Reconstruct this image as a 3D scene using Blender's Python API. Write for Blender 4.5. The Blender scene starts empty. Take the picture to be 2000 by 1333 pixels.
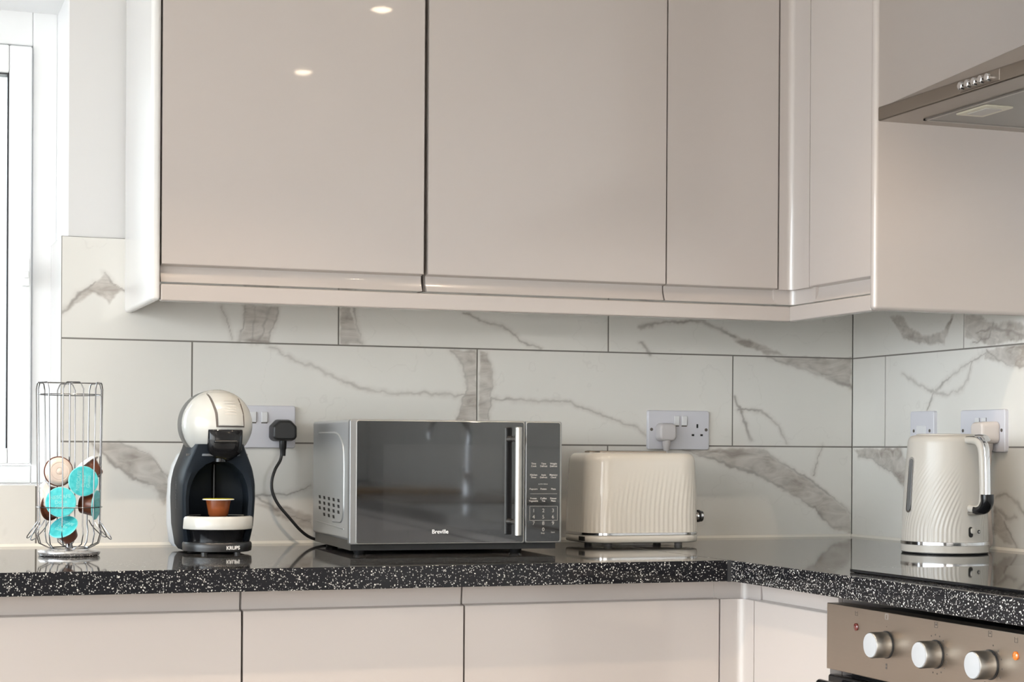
import bpy, math, random
import numpy as np
from mathutils import Vector, Matrix
random.seed(7)
PI = math.pi
sc = bpy.context.scene
COL = sc.collection

# ---------------------------------------------------------------- camera, sky, lights, exposure
def make_camera():
    yaw, pitch, roll = 0.3483, -0.003, 0.006
    f = Vector((math.sin(yaw)*math.cos(pitch), math.cos(yaw)*math.cos(pitch), math.sin(pitch)))
    r = Vector((math.cos(yaw), -math.sin(yaw), 0)); u = r.cross(f)
    r2 = r*math.cos(roll)+u*math.sin(roll); u2 = -r*math.sin(roll)+u*math.cos(roll)
    cam = bpy.data.cameras.new('camera'); co = bpy.data.objects.new('camera', cam); COL.objects.link(co)
    m = Matrix.Identity(4)
    for i in range(3):
        m[i][0] = r2[i]; m[i][1] = u2[i]; m[i][2] = -f[i]
    m[0][3], m[1][3], m[2][3] = -0.6329, -3.5979, 0.1936
    co.matrix_world = m
    cam.sensor_width = 36; cam.lens = 3516.4/2000*36
    cam.shift_x = (1000-992.92)/2000; cam.shift_y = (889.01-666.5)/2000
    cam.clip_start = 0.05
    sc.camera = co
make_camera()
sc.view_settings.view_transform = 'Standard'
sc.view_settings.look = 'None'
sc.view_settings.gamma = 1
sc.view_settings.use_curve_mapping = False
sc.view_settings.exposure = 1.0
SKY = 3.4
w = bpy.data.worlds.new('sky'); sc.world = w; w.use_nodes = True
bg = w.node_tree.nodes['Background']
bg.inputs[0].default_value = (0.90, 0.935, 0.975, 1); bg.inputs[1].default_value = SKY
# the sky is brightest towards the garden on the left and duller behind the viewer
_nt = w.node_tree; _g = _nt.nodes.new('ShaderNodeTexCoord'); _d = _nt.nodes.new('ShaderNodeVectorMath'); _d.operation = 'DOT_PRODUCT'
_d.inputs[1].default_value = (-.88, .40, .25); _r = _nt.nodes.new('ShaderNodeMapRange'); _r.interpolation_type = 'SMOOTHSTEP'
_r.inputs['From Min'].default_value = -.25; _r.inputs['From Max'].default_value = .75; _r.inputs['To Min'].default_value = 1.75; _r.inputs['To Max'].default_value = 5.8
_nt.links.new(_g.outputs['Generated'], _d.inputs[0]); _nt.links.new(_d.outputs['Value'], _r.inputs['Value']); _nt.links.new(_r.outputs[0], bg.inputs[1])
_c = _nt.nodes.new('ShaderNodeMapRange'); _c.data_type = 'FLOAT_VECTOR'
for _k, _v in (('From_Min_FLOAT3', (-.25,)*3), ('From_Max_FLOAT3', (.75,)*3), ('To_Min_FLOAT3', (1.0, .92, .82)), ('To_Max_FLOAT3', (.84, .94, 1.02))):
    for _i in _c.inputs:
        if _i.identifier == _k: _i.default_value = _v
_cv = _nt.nodes.new('ShaderNodeCombineXYZ')
for _i in range(3): _nt.links.new(_d.outputs['Value'], _cv.inputs[_i])
for _i in _c.inputs:
    if _i.identifier == 'Vector': _nt.links.new(_cv.outputs[0], _i)
for _o in _c.outputs:
    if _o.identifier == 'Vector': _nt.links.new(_o, bg.inputs[0])

CEIL = 1.49
def ceiling_spot(x, y, warm=(1.0, 0.80, 0.60)):
    near = y > -1.5; power = (60 if x > .5 else 115) if near else 18
    l = bpy.data.lights.new('spot', 'SPOT'); l.energy = power; l.color = warm
    l.spot_size = math.radians(98 if near else 150); l.spot_blend = 0.55 if near else .8; l.shadow_soft_size = 0.022
    o = bpy.data.objects.new('spotlight_beam', l); COL.objects.link(o)
    o.location = (x, y, CEIL-0.012)
    return o
SPOTS = [(0.81, -1.22), (0.81, -2.15), (0.80, -3.09), (-0.05, -1.22), (-0.9, -1.22), (-0.9, -2.15), (-0.9, -3.09), (-0.9, -4.1)]

# ---------------------------------------------------------------- materials
MATS = {}
def mat(name, color=(.8, .8, .8), rough=.5, metal=0., coat=0., spec=.5, ior=None, emit=None, trans=0.):
    if name in MATS: return MATS[name]
    m = bpy.data.materials.new(name); m.use_nodes = True
    b = m.node_tree.nodes['Principled BSDF']
    b.inputs['Base Color'].default_value = (*color, 1)
    b.inputs['Roughness'].default_value = rough
    b.inputs['Metallic'].default_value = metal
    b.inputs['Coat Weight'].default_value = coat
    b.inputs['Coat Roughness'].default_value = 0.03
    b.inputs['Specular IOR Level'].default_value = spec
    b.inputs['Transmission Weight'].default_value = trans
    if ior: b.inputs['IOR'].default_value = ior
    if emit:
        b.inputs['Emission Color'].default_value = (*emit[:3], 1); b.inputs['Emission Strength'].default_value = emit[3]
    MATS[name] = m
    return m
def N(m, t, **k):
    n = m.node_tree.nodes.new(t)
    for a, v in k.items(): setattr(n, a, v)
    return n
def L(m, a, b): m.node_tree.links.new(a, b)
def bsdf(m): return m.node_tree.nodes['Principled BSDF']

cab = mat('cabinet_gloss', (.46, .412, .382), .22, coat=.55)
def noise_bump(m, scale, strength, dist=.001):
    t = N(m, 'ShaderNodeTexCoord'); n = N(m, 'ShaderNodeTexNoise'); b = N(m, 'ShaderNodeBump')
    n.inputs['Scale'].default_value = scale; n.inputs['Detail'].default_value = 3
    b.inputs['Strength'].default_value = strength; b.inputs['Distance'].default_value = dist
    L(m, t.outputs['Object'], n.inputs['Vector']); L(m, n.outputs['Fac'], b.inputs['Height']); L(m, b.outputs['Normal'], bsdf(m).inputs['Normal'])
def tint_noise(m, scale, c1, c2, stretch=(1, 1, 1), detail=4):
    t = N(m, 'ShaderNodeTexCoord'); mp = N(m, 'ShaderNodeMapping'); n = N(m, 'ShaderNodeTexNoise'); r = N(m, 'ShaderNodeValToRGB')
    mp.inputs['Scale'].default_value = stretch
    n.inputs['Scale'].default_value = scale; n.inputs['Detail'].default_value = detail
    r.color_ramp.elements[0].position = .35; r.color_ramp.elements[1].position = .65
    r.color_ramp.elements[0].color = (*c1, 1); r.color_ramp.elements[1].color = (*c2, 1)
    L(m, t.outputs['Object'], mp.inputs['Vector']); L(m, mp.outputs['Vector'], n.inputs['Vector']); L(m, n.outputs['Fac'], r.inputs['Fac']); L(m, r.outputs['Color'], bsdf(m).inputs['Base Color'])
noise_bump(cab, 1.6, .05, .002)
white_panel = mat('panel_white', (.70, .69, .68), .25, coat=.4)
plaster = mat('plaster', (.66, .65, .64), .8); noise_bump(plaster, 60, .08)
ceiling_white = mat('ceiling_white', (.80, .79, .77), .85); noise_bump(ceiling_white, 40, .05)
rear_paint = mat('rear_paint', (.55, .52, .49), .8); noise_bump(rear_paint, 40, .05)
upvc = mat('upvc', (.88, .89, .90), .3); noise_bump(upvc, 5, .02)
gasket = mat('gasket', (.03, .03, .035), .5)
sealant = mat('sealant', (.78, .75, .68), .35)
paving = mat('paving', (.52, .51, .49), .85); noise_bump(paving, 8, .3)
floor_m = mat('floor_laminate', (.5, .45, .4), .35)
tint_noise(floor_m, 6, (.36, .31, .27), (.48, .42, .36), (1, 8, 1))

# marble tile: veins come from two attributes of the tile mesh, the broken tone inside them from noise
marble = mat('marble_tile', (.75, .74, .71), .07)
def build_marble():
    m = marble
    t = N(m, 'ShaderNodeTexCoord')
    at1 = N(m, 'ShaderNodeAttribute', attribute_name='band'); at2 = N(m, 'ShaderNodeAttribute', attribute_name='line')
    n1 = N(m, 'ShaderNodeTexNoise'); n1.inputs['Scale'].default_value = 26; n1.inputs['Detail'].default_value = 8; n1.inputs['Distortion'].default_value = 1.6
    mp = N(m, 'ShaderNodeMapping'); mp.inputs['Rotation'].default_value = (0, .75, 0); mp.inputs['Scale'].default_value = (.55, 1, 1.7)
    L(m, t.outputs['Object'], mp.inputs['Vector']); L(m, mp.outputs['Vector'], n1.inputs['Vector'])
    r1 = N(m, 'ShaderNodeValToRGB')
    e = r1.color_ramp.elements; e[0].position = .30; e[0].color = (.31, .275, .245, 1); e[1].position = .72; e[1].color = (.56, .52, .475, 1)
    x = e.new(.5); x.color = (.43, .39, .35, 1)
    L(m, n1.outputs['Fac'], r1.inputs['Fac'])
    n2 = N(m, 'ShaderNodeTexNoise'); n2.inputs['Scale'].default_value = 4; n2.inputs['Detail'].default_value = 5
    L(m, t.outputs['Object'], n2.inputs['Vector'])
    r2 = N(m, 'ShaderNodeValToRGB'); e = r2.color_ramp.elements
    e[0].position = .3; e[0].color = (.70, .680, .635, 1); e[1].position = .7; e[1].color = (.735, .715, .670, 1)
    L(m, n2.outputs['Fac'], r2.inputs['Fac'])
    mx = N(m, 'ShaderNodeMix', data_type='RGBA'); L(m, at1.outputs['Fac'], mx.inputs[0]); L(m, r2.outputs['Color'], mx.inputs[6]); L(m, r1.outputs['Color'], mx.inputs[7])
    mx2 = N(m, 'ShaderNodeMix', data_type='RGBA'); L(m, at2.outputs['Fac'], mx2.inputs[0]); L(m, mx.outputs[2], mx2.inputs[6]); mx2.inputs[7].default_value = (.29, .26, .235, 1)
    L(m, mx2.outputs[2], bsdf(m).inputs['Base Color'])
build_marble()
grout = mat('grout', (.20, .185, .165), .8); noise_bump(grout, 300, .2)

speck = mat('speckled_worktop', (.01, .01, .012), .045, spec=.17)
def build_speck():
    m = speck
    t = N(m, 'ShaderNodeTexCoord'); nz = N(m, 'ShaderNodeTexNoise'); nz.inputs['Scale'].default_value = 120
    ad = N(m, 'ShaderNodeMixRGB'); ad.blend_type = 'ADD'; ad.inputs[0].default_value = .006
    L(m, t.outputs['Object'], nz.inputs['Vector']); L(m, t.outputs['Object'], ad.inputs[1]); L(m, nz.outputs['Color'], ad.inputs[2])
    v = N(m, 'ShaderNodeTexVoronoi'); v.inputs['Scale'].default_value = 350; L(m, ad.outputs[0], v.inputs['Vector'])
    sep = N(m, 'ShaderNodeSeparateColor'); L(m, v.outputs['Color'], sep.inputs[0])
    th = N(m, 'ShaderNodeMath', operation='MULTIPLY_ADD'); th.inputs[1].default_value = .60; th.inputs[2].default_value = -.12; L(m, sep.outputs[0], th.inputs[0])
    lt = N(m, 'ShaderNodeMath', operation='LESS_THAN'); L(m, v.outputs['Distance'], lt.inputs[0]); L(m, th.outputs[0], lt.inputs[1])
    cr = N(m, 'ShaderNodeValToRGB'); e = cr.color_ramp.elements; e[0].color = (.22, .215, .205, 1); e[1].color = (.70, .68, .64, 1)
    L(m, sep.outputs[1], cr.inputs['Fac'])
    mx = N(m, 'ShaderNodeMix', data_type='RGBA'); L(m, lt.outputs[0], mx.inputs[0]); mx.inputs[6].default_value = (.010, .010, .012, 1); L(m, cr.outputs['Color'], mx.inputs[7])
    L(m, mx.outputs[2], bsdf(m).inputs['Base Color'])
build_speck()
steel = mat('brushed_steel', (.40, .34, .285), .33, 1.); noise_bump(steel, 30, .05)
def brushed():
    m = steel
    t = N(m, 'ShaderNodeTexCoord'); mp = N(m, 'ShaderNodeMapping'); n = N(m, 'ShaderNodeTexNoise'); r = N(m, 'ShaderNodeMapRange')
    mp.inputs['Scale'].default_value = (40, 2, 300); n.inputs['Scale'].default_value = 4
    L(m, t.outputs['Object'], mp.inputs['Vector']); L(m, mp.outputs['Vector'], n.inputs['Vector']); L(m, n.outputs['Fac'], r.inputs['Value'])
    r.inputs['To Min'].default_value = .26; r.inputs['To Max'].default_value = .42; L(m, r.outputs[0], bsdf(m).inputs['Roughness'])
brushed()
hood_steel = mat('hood_steel', (.25, .215, .185), .30, 1.); noise_bump(hood_steel, 20, .04)
chrome = mat('chrome', (.62, .62, .63), .08, 1.); noise_bump(chrome, 9, .01)
silver = mat('silver_paint', (.50, .52, .53), .32, .75); noise_bump(silver, 400, .03)
alu = mat('satin_aluminium', (.40, .385, .36), .36, 1.); noise_bump(alu, 200, .03)
knobface = mat('knob_face', (.40, .41, .425), .5)
black_gloss = mat('black_gloss', (.008, .008, .009), .10, spec=.3)
black_plastic = mat('black_plastic', (.015, .015, .016), .35); noise_bump(black_plastic, 500, .05)
dark_slot = mat('dark_slot', (.006, .006, .006), .7)
mirror_glass = mat('dark_mirror_glass', (.010, .010, .011), .03, spec=.5, coat=1.0); bsdf(mirror_glass).inputs['Coat IOR'].default_value = 1.5
hob_glass = mat('hob_glass', (.006, .006, .007), .03)
blue_black = mat('charcoal_gloss', (.012, .016, .022), .42, spec=.10)
cream = mat('cream_enamel', (.64, .61, .555), .18, coat=.35)
cream2 = mat('kettle_enamel', (.455, .43, .39), .27, spec=.4)
pearl = mat('pearl_plastic', (.50, .50, .475), .22, coat=.25)
tankw = mat('tank_plastic', (.66, .68, .70), .25)
socketw = mat('socket_plastic', (.64, .635, .68), .30); noise_bump(socketw, 30, .02)
switchw = mat('switch_plastic', (.72, .72, .73), .28)
plugw = mat('plug_white', (.60, .57, .57), .35)
plugc = mat('plug_cream', (.66, .60, .56), .35)
teal = mat('teal_foil', (.06, .52, .56), .30, .25); tint_noise(teal, 120, (.04, .47, .52), (.09, .58, .62))
brown = mat('brown_plastic', (.115, .035, .016), .28)
orange_brown = mat('orange_brown', (.22, .058, .016), .28)
beige = mat('beige_foil', (.72, .62, .56), .32, .1)
lidwhite = mat('capsule_rim', (.78, .76, .74), .3)
limey = mat('lime_foil', (.55, .52, .03), .35, .2)
redm = mat('red_lens', (.11, .010, .006), .12, coat=1)
orangem = mat('orange_lens', (.55, .13, .01), .12, coat=1, emit=(1, .25, .02, .12))
print_dark = mat('print_dark', (.10, .085, .075), .5)
print_light = mat('print_light', (.42, .40, .38), .4)
print_white = mat('print_white', (.80, .80, .80), .4)
lensm = mat('lamp_lens', (.55, .52, .42), .3)
wood = mat('wood', (.45, .28, .10), .4); tint_noise(wood, 12, (.36, .21, .07), (.52, .33, .13), (1, 10, 1))
wire = mat('wire_chrome', (.24, .24, .25), .18, 1.)
base_chrome = mat('base_chrome', (.78, .78, .79), .22, .85)
lamp_glow = mat('lamp_glow', (1, .9, .75), .5, emit=(1, .80, .58, 26))
silver2 = mat('door_silver', (.27, .275, .28), .38, .7)
grille = mat('filter_mesh', (.30, .285, .27), .42, 1.)
brassy = mat('brass', (.65, .48, .18), .3, 1.)
water = mat('window_grey', (.16, .165, .17), .15, .3)

def glass_mat():
    m = bpy.data.materials.new('window_glass'); m.use_nodes = True; nt = m.node_tree; nt.nodes.clear()
    o = nt.nodes.new('ShaderNodeOutputMaterial'); mx = nt.nodes.new('ShaderNodeMixShader'); tr = nt.nodes.new('ShaderNodeBsdfTransparent'); gl = nt.nodes.new('ShaderNodeBsdfGlossy')
    fr = nt.nodes.new('ShaderNodeFresnel'); fr.inputs[0].default_value = 1.45; gl.inputs['Roughness'].default_value = .02; tr.inputs[0].default_value = (.93, .96, .96, 1)
    nt.links.new(fr.outputs[0], mx.inputs[0]); nt.links.new(tr.outputs[0], mx.inputs[1]); nt.links.new(gl.outputs[0], mx.inputs[2]); nt.links.new(mx.outputs[0], o.inputs[0])
    return m
glassm = glass_mat()

# ---------------------------------------------------------------- mesh helpers
class MB:
    def __init__(s): s.v = []; s.f = []
    def add(s, vs, fs):
        n = len(s.v); s.v.extend([tuple(v) for v in vs]); s.f.extend([tuple(i+n for i in f) for f in fs]); return s
    def box(s, x0, y0, z0, x1, y1, z1):
        x0, x1 = min(x0, x1), max(x0, x1); y0, y1 = min(y0, y1), max(y0, y1); z0, z1 = min(z0, z1), max(z0, z1)
        vs = [(x, y, z) for z in (z0, z1) for y in (y0, y1) for x in (x0, x1)]
        return s.add(vs, [(0, 2, 3, 1), (4, 5, 7, 6), (0, 1, 5, 4), (2, 6, 7, 3), (0, 4, 6, 2), (1, 3, 7, 5)])
    def prism(s, pts, axis, a, b):
        """pts 2D outline; axis 'x': pts=(y,z), 'y': pts=(x,z), 'z': pts=(x,y)"""
        def P(p, t): return {'x': (t, p[0], p[1]), 'y': (p[0], t, p[1]), 'z': (p[0], p[1], t)}[axis]
        n = len(pts); vs = [P(p, a) for p in pts]+[P(p, b) for p in pts]
        fs = [(i, (i+1) % n, n+(i+1) % n, n+i) for i in range(n)]+[tuple(range(n))[::-1], tuple(range(n, 2*n))]
        return s.add(vs, fs)
    def loft(s, rings, cap0=True, cap1=True, closed=True):
        n = len(rings[0]); vs = [p for r in rings for p in r]; fs = []
        for k in range(len(rings)-1):
            for i in range(n if closed else n-1):
                j = (i+1) % n; fs.append((k*n+i, k*n+j, (k+1)*n+j, (k+1)*n+i))
        if cap0: fs.append(tuple(range(n))[::-1])
        if cap1: fs.append(tuple(range((len(rings)-1)*n, len(rings)*n)))
        return s.add(vs, fs)
    def lathe(s, prof, seg=48, axis='z', c=(0, 0, 0), cap0=True, cap1=True):
        """prof: (radius, height along axis)"""
        rings = []
        for r, h in prof:
            ring = []
            for i in range(seg):
                a = 2*PI*i/seg; x, y = r*math.cos(a), r*math.sin(a)
                p = {'z': (x, y, h), 'y': (x, h, y), 'x': (h, x, y)}[axis]
                ring.append((p[0]+c[0], p[1]+c[1], p[2]+c[2]))
            rings.append(ring)
        return s.loft(rings, cap0, cap1)
    def tube(s, pts, r, seg=8, closed=False, flat=None):
        pts = [Vector(p) for p in pts]; n = len(pts); T = []
        for i in range(n):
            a = pts[i-1] if (i > 0 or closed) else pts[i]; b = pts[(i+1) % n] if (i < n-1 or closed) else pts[i]
            T.append((b-a).normalized())
        u = T[0].orthogonal().normalized(); rings = []
        for i in range(n):
            u = (u-T[i]*u.dot(T[i])).normalized(); v = T[i].cross(u)
            rr = r[i] if isinstance(r, (list, tuple)) else r
            rings.append([tuple(pts[i]+u*rr*math.cos(2*PI*k/seg)+v*rr*math.sin(2*PI*k/seg)) for k in range(seg)])
        if closed:
            # close by nearest match
            best = min(range(seg), key=lambda k: (Vector(rings[0][k])-Vector(rings[-1][0])).length)
            rings.append(rings[0][best:]+rings[0][:best])
            return s.loft(rings, False, False)
        return s.loft(rings)
    def build(s, name, m, parent=None, smooth=False, bevel=0, loc=None, rot=None, seg=2, angle=40):
        me = bpy.data.meshes.new(name); me.from_pydata(s.v, [], s.f); me.update()
        o = bpy.data.objects.new(name, me); COL.objects.link(o); me.materials.append(m)
        import bmesh
        b = bmesh.new(); b.from_mesh(me); bmesh.ops.recalc_face_normals(b, faces=b.faces); b.to_mesh(me); b.free()
        if smooth:
            me.shade_smooth()
            if not bevel: me.set_sharp_from_angle(angle=math.radians(angle))
        if bevel:
            md = o.modifiers.new('bevel', 'BEVEL'); md.width = bevel; md.segments = seg; md.limit_method = 'ANGLE'; md.angle_limit = math.radians(35)
            me.shade_smooth()
            md2 = o.modifiers.new('wn', 'WEIGHTED_NORMAL'); md2.keep_sharp = True
        if parent: o.parent = parent
        if loc: o.location = loc
        if rot: o.rotation_euler = rot
        return o
def spline(pts, n=10):
    P = [Vector(p) for p in pts]; P = [P[0]*2-P[1]]+P+[P[-1]*2-P[-2]]; out = []
    for i in range(1, len(P)-2):
        for k in range(n):
            t = k/n; a, b, c, d = P[i-1], P[i], P[i+1], P[i+2]
            out.append(.5*((2*b)+(c-a)*t+(2*a-5*b+4*c-d)*t*t+(3*b-3*c+d-a)*t**3))
    out.append(P[-2]); return out
def rrect(w, h, r, cx=0, cy=0, n=6):
    o = []
    for sx, sy, a0 in ((1, 1, 0), (-1, 1, 90), (-1, -1, 180), (1, -1, 270)):
        for k in range(n+1):
            a = math.radians(a0+90*k/n); o.append((cx+sx*(w/2-r)+r*math.cos(a), cy+sy*(h/2-r)+r*math.sin(a)))
    return o
def tag(o, label=None, cat=None, group=None, kind=None):
    if label: o['label'] = label
    if cat: o['category'] = cat
    if group: o['group'] = group
    if kind: o['kind'] = kind
    return o
def thing(name, label, cat, loc=(0, 0, 0), rz=0, group=None):
    o = bpy.data.objects.new(name, None); COL.objects.link(o); o.location = loc; o.rotation_euler = (0, 0, rz); o.empty_display_size = .05
    return tag(o, label, cat, group)
def dup(root, loc, rot, label, name=None):
    r = root.copy(); COL.objects.link(r); r.location = loc; r.rotation_euler = rot; r['label'] = label
    for ch in list(root.children):
        c = ch.copy(); COL.objects.link(c); c.parent = r
        for g in list(ch.children):
            d = g.copy(); COL.objects.link(d); d.parent = c
    return r
def text(name, body, size, m, parent, loc, rot, extrude=.0002, align='CENTER', sx=1.0, bold=0.0):
    cu = bpy.data.curves.new(name, 'FONT'); cu.body = body; cu.size = size; cu.extrude = extrude; cu.align_x = align; cu.align_y = 'CENTER'; cu.offset = bold
    o = bpy.data.objects.new(name+'_tmp', cu); COL.objects.link(o)
    dg = bpy.context.evaluated_depsgraph_get(); me = bpy.data.meshes.new_from_object(o.evaluated_get(dg))
    bpy.data.objects.remove(o); bpy.data.curves.remove(cu)
    me.materials.clear(); me.materials.append(m)
    t = bpy.data.objects.new(name, me); COL.objects.link(t); t.parent = parent; t.location = loc; t.rotation_euler = rot; t.scale = (sx, 1, 1)
    return t
RX = PI/2   # text standing up, facing -y

# ---------------------------------------------------------------- the room
XC = 1.509; ZA, ZB, ZC = .2039, .4059, .6059; XR = -.242; WT = .018
def struct(name, mb, m, parent=None, **k):
    o = mb.build(name, m, parent, **k)
    if parent is None: o['kind'] = 'structure'
    return o
wb = MB()
wb.box(XR, .006, -.91, 1.75, .30, CEIL)
wb.box(-3.0, .006, -.91, XR, .30, .110)
wb.box(-3.0, .006, 1.085, XR, .30, CEIL)
wb.box(-3.0, .006, .110, -1.75, .30, 1.085)
wall_back = struct('wall_back', wb, plaster)
wall_right = struct('wall_right', MB().box(XC+.006, .006, -.91, XC+.25, -8.0, CEIL), plaster)
wall_left = struct('wall_left', MB().box(-3.0, .3, -.91, -3.2, -.60, CEIL).box(-3.0, -.60, 1.3, -3.2, -6.6, CEIL).box(-3.0, -6.6, -.91, -3.2, -8.0, CEIL), plaster)
wr = MB().box(-3.2, -8.0, -.91, -2.8, -8.2, CEIL).box(-.35, -8.0, -.91, XC+.25, -8.2, CEIL).box(-2.8, -8.0, 1.30, -.35, -8.2, CEIL)
wall_rear = struct('wall_rear', wr, rear_paint)
struct('floor', MB().box(-3.2, .3, -.95, XC+.25, -8.2, -.91), floor_m)
struct('ceiling', MB().box(-3.2, .3, CEIL, XC+.25, -8.2, CEIL+.04), ceiling_white)

struct('ground', MB().box(-40, -40, -1.0, 40, 40, -.96), paving)  # unseen ground added outside to block sky light from below
# ---- tiles with veins
VB =dict(poly= [[(-0.257, 0.454),(-0.226, 0.49),(-0.192, 0.516),(-0.174, 0.532),(-0.162, 0.522),(-0.137, 0.502),(-0.151, 0.495),(-0.164, 0.477),(-0.182, 0.491),(-0.197, 0.498),(-0.216, 0.483),(-0.245, 0.462)], [(0.099, 0.48),(0.176, 0.482),(0.169, 0.439),(0.155, 0.407),(0.092, 0.407),(0.106, 0.437),(0.104, 0.463)], [(0.303, 0.482),(0.326, 0.483),(0.335, 0.449),(0.352, 0.409),(0.304, 0.408)], [(1.195, 0.457),(1.214, 0.452),(1.266, 0.433),(1.337, 0.411),(1.292, 0.409),(1.24, 0.426),(1.208, 0.437)], [(1.289, 0.404),(1.37, 0.385),(1.449, 0.361),(1.506, 0.34),(1.506, 0.407)], [(0.541, 0.402),(0.6, 0.403),(0.601, 0.254),(0.558, 0.254),(0.566, 0.288),(0.58, 0.321),(0.575, 0.353),(0.56, 0.385)], [(0.607, 0.403),(0.623, 0.398),(0.637, 0.354),(0.635, 0.3),(0.627, 0.255),(0.606, 0.254)], [(1.078, 0.196),(1.274, 0.199),(1.306, 0.178),(1.385, 0.132),(1.451, 0.091),(1.507, 0.05),(1.507, 0.007),(1.464, 0.015),(1.411, 0.062),(1.346, 0.101),(1.281, 0.136),(1.216, 0.156),(1.166, 0.174)], [(-0.175, 0.202),(-0.136, 0.2),(-0.085, 0.178),(-0.057, 0.152),(-0.045, 0.117),(-0.053, 0.081),(-0.075, 0.115),(-0.113, 0.13),(-0.16, 0.165),(-0.195, 0.199)], [(0.126, 0.08),(0.194, 0.075),(0.248, 0.053),(0.248, 0.022),(0.216, 0.038),(0.173, 0.059)]] ,
line= [([(0.058, 0.479),(0.071, 0.441),(0.08, 0.411)], 1.5),([(0.571, 0.48),(0.617, 0.465),(0.668, 0.45),(0.698, 0.427),(0.744, 0.408)], 2.2),([(0.977, 0.462),(1.039, 0.475),(1.126, 0.48),(1.164, 0.465),(1.208, 0.448)], 3),([(0.98, 0.426),(1.002, 0.404)], 2.5),([(0.155, 0.401),(0.214, 0.372),(0.257, 0.357),(0.289, 0.342),(0.343, 0.32),(0.409, 0.309),(0.487, 0.311),(0.549, 0.306),(0.572, 0.31)], 2),([(0.637, 0.302),(0.681, 0.299),(0.751, 0.296),(0.81, 0.297),(0.858, 0.281),(0.918, 0.258),(0.967, 0.244),(0.994, 0.225)], 2),([(1.206, 0.315),(1.228, 0.275),(1.251, 0.216)], 2.2),([(1.216, 0.286),(1.28, 0.281),(1.319, 0.253),(1.341, 0.212)], 2),([(1.289, 0.404),(1.37, 0.383),(1.449, 0.359),(1.506, 0.34)], 3),([(1.078, 0.199),(1.097, 0.19),(1.166, 0.173),(1.216, 0.155),(1.281, 0.136),(1.346, 0.101),(1.411, 0.065),(1.464, 0.015)], 2.5),([(1.274, 0.199),(1.306, 0.18),(1.385, 0.135),(1.451, 0.094),(1.507, 0.053)], 2.5),([(-0.257, 0.454),(-0.226, 0.49),(-0.192, 0.516)], 2),([(-0.174, 0.534),(-0.162, 0.52),(-0.137, 0.502)], 1.5),([(-0.195, 0.199),(-0.16, 0.166),(-0.113, 0.131),(-0.075, 0.116),(-0.055, 0.081)], 2),([(-0.141, 0.202),(-0.085, 0.18),(-0.045, 0.132)], 1.5),([(0.099, 0.098),(0.194, 0.098),(0.245, 0.115)], 2),([(0.12, 0.106),(0.152, 0.08),(0.194, 0.061),(0.246, 0.041)], 1.5),([(0.106, 0.478),(0.102, 0.437),(0.093, 0.407)], 2),([(0.129, 0.479),(0.121, 0.408)], 1.5),([(0.158, 0.48),(0.145, 0.438),(0.134, 0.409)], 2.5),([(0.174, 0.48),(0.167, 0.439),(0.154, 0.409)], 1.5),([(0.335, 0.486),(0.338, 0.449),(0.352, 0.41)], 1.5),([(0.541, 0.402),(0.562, 0.383),(0.576, 0.353),(0.58, 0.319),(0.566, 0.288),(0.56, 0.256)], 2),([(0.623, 0.398),(0.637, 0.354),(0.635, 0.3),(0.627, 0.257)], 2),([(1.408, 0.138),(1.43, 0.208)], 1)] )
VR =dict(poly= [[(0.156, 0.493),(0.201, 0.49),(0.232, 0.463),(0.282, 0.443),(0.34, 0.443),(0.368, 0.449),(0.392, 0.477),(0.403, 0.477),(0.381, 0.443),(0.368, 0.42),(0.282, 0.425),(0.212, 0.439)], [(0.44, 0.476),(0.495, 0.472),(0.522, 0.455),(0.556, 0.45),(0.582, 0.457),(0.656, 0.442),(0.657, 0.413),(0.608, 0.412),(0.522, 0.41),(0.455, 0.428),(0.441, 0.431)], [(0.516, 0.4),(0.624, 0.407),(0.673, 0.404),(0.674, 0.354),(0.616, 0.361),(0.549, 0.376),(0.509, 0.382)], [(0.006, 0.2),(0.198, 0.202),(0.225, 0.169),(0.222, 0.117),(0.164, 0.15),(0.079, 0.179),(0.03, 0.183)], [(0.543, 0.09),(0.587, 0.051),(0.62, 0.012),(0.579, 0.015),(0.544, 0.034)]] ,
line= [([(0.207, 0.364),(0.263, 0.34),(0.332, 0.32),(0.379, 0.314),(0.434, 0.324),(0.452, 0.344),(0.47, 0.38)], 2),([(0.332, 0.32),(0.303, 0.282)], 2),([(0.337, 0.324),(0.397, 0.352),(0.443, 0.371),(0.514, 0.394)], 1.5),([(0.539, 0.452),(0.522, 0.424),(0.469, 0.415)], 1.5),([(0.478, 0.437),(0.548, 0.443),(0.64, 0.423)], 2.5),([(0.516, 0.4),(0.549, 0.382),(0.6, 0.363),(0.657, 0.359)], 2),([(0.026, 0.183),(0.079, 0.179),(0.164, 0.15),(0.222, 0.117)], 2),([(0.198, 0.202),(0.229, 0.169)], 2),([(0.552, 0.104),(0.586, 0.111),(0.619, 0.096),(0.644, 0.074),(0.669, 0.069)], 2.5),([(0.549, 0.085),(0.586, 0.064),(0.62, 0.066)], 2.5),([(0.581, 0.056),(0.604, 0.027),(0.625, 0.005)], 2)] )

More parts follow.
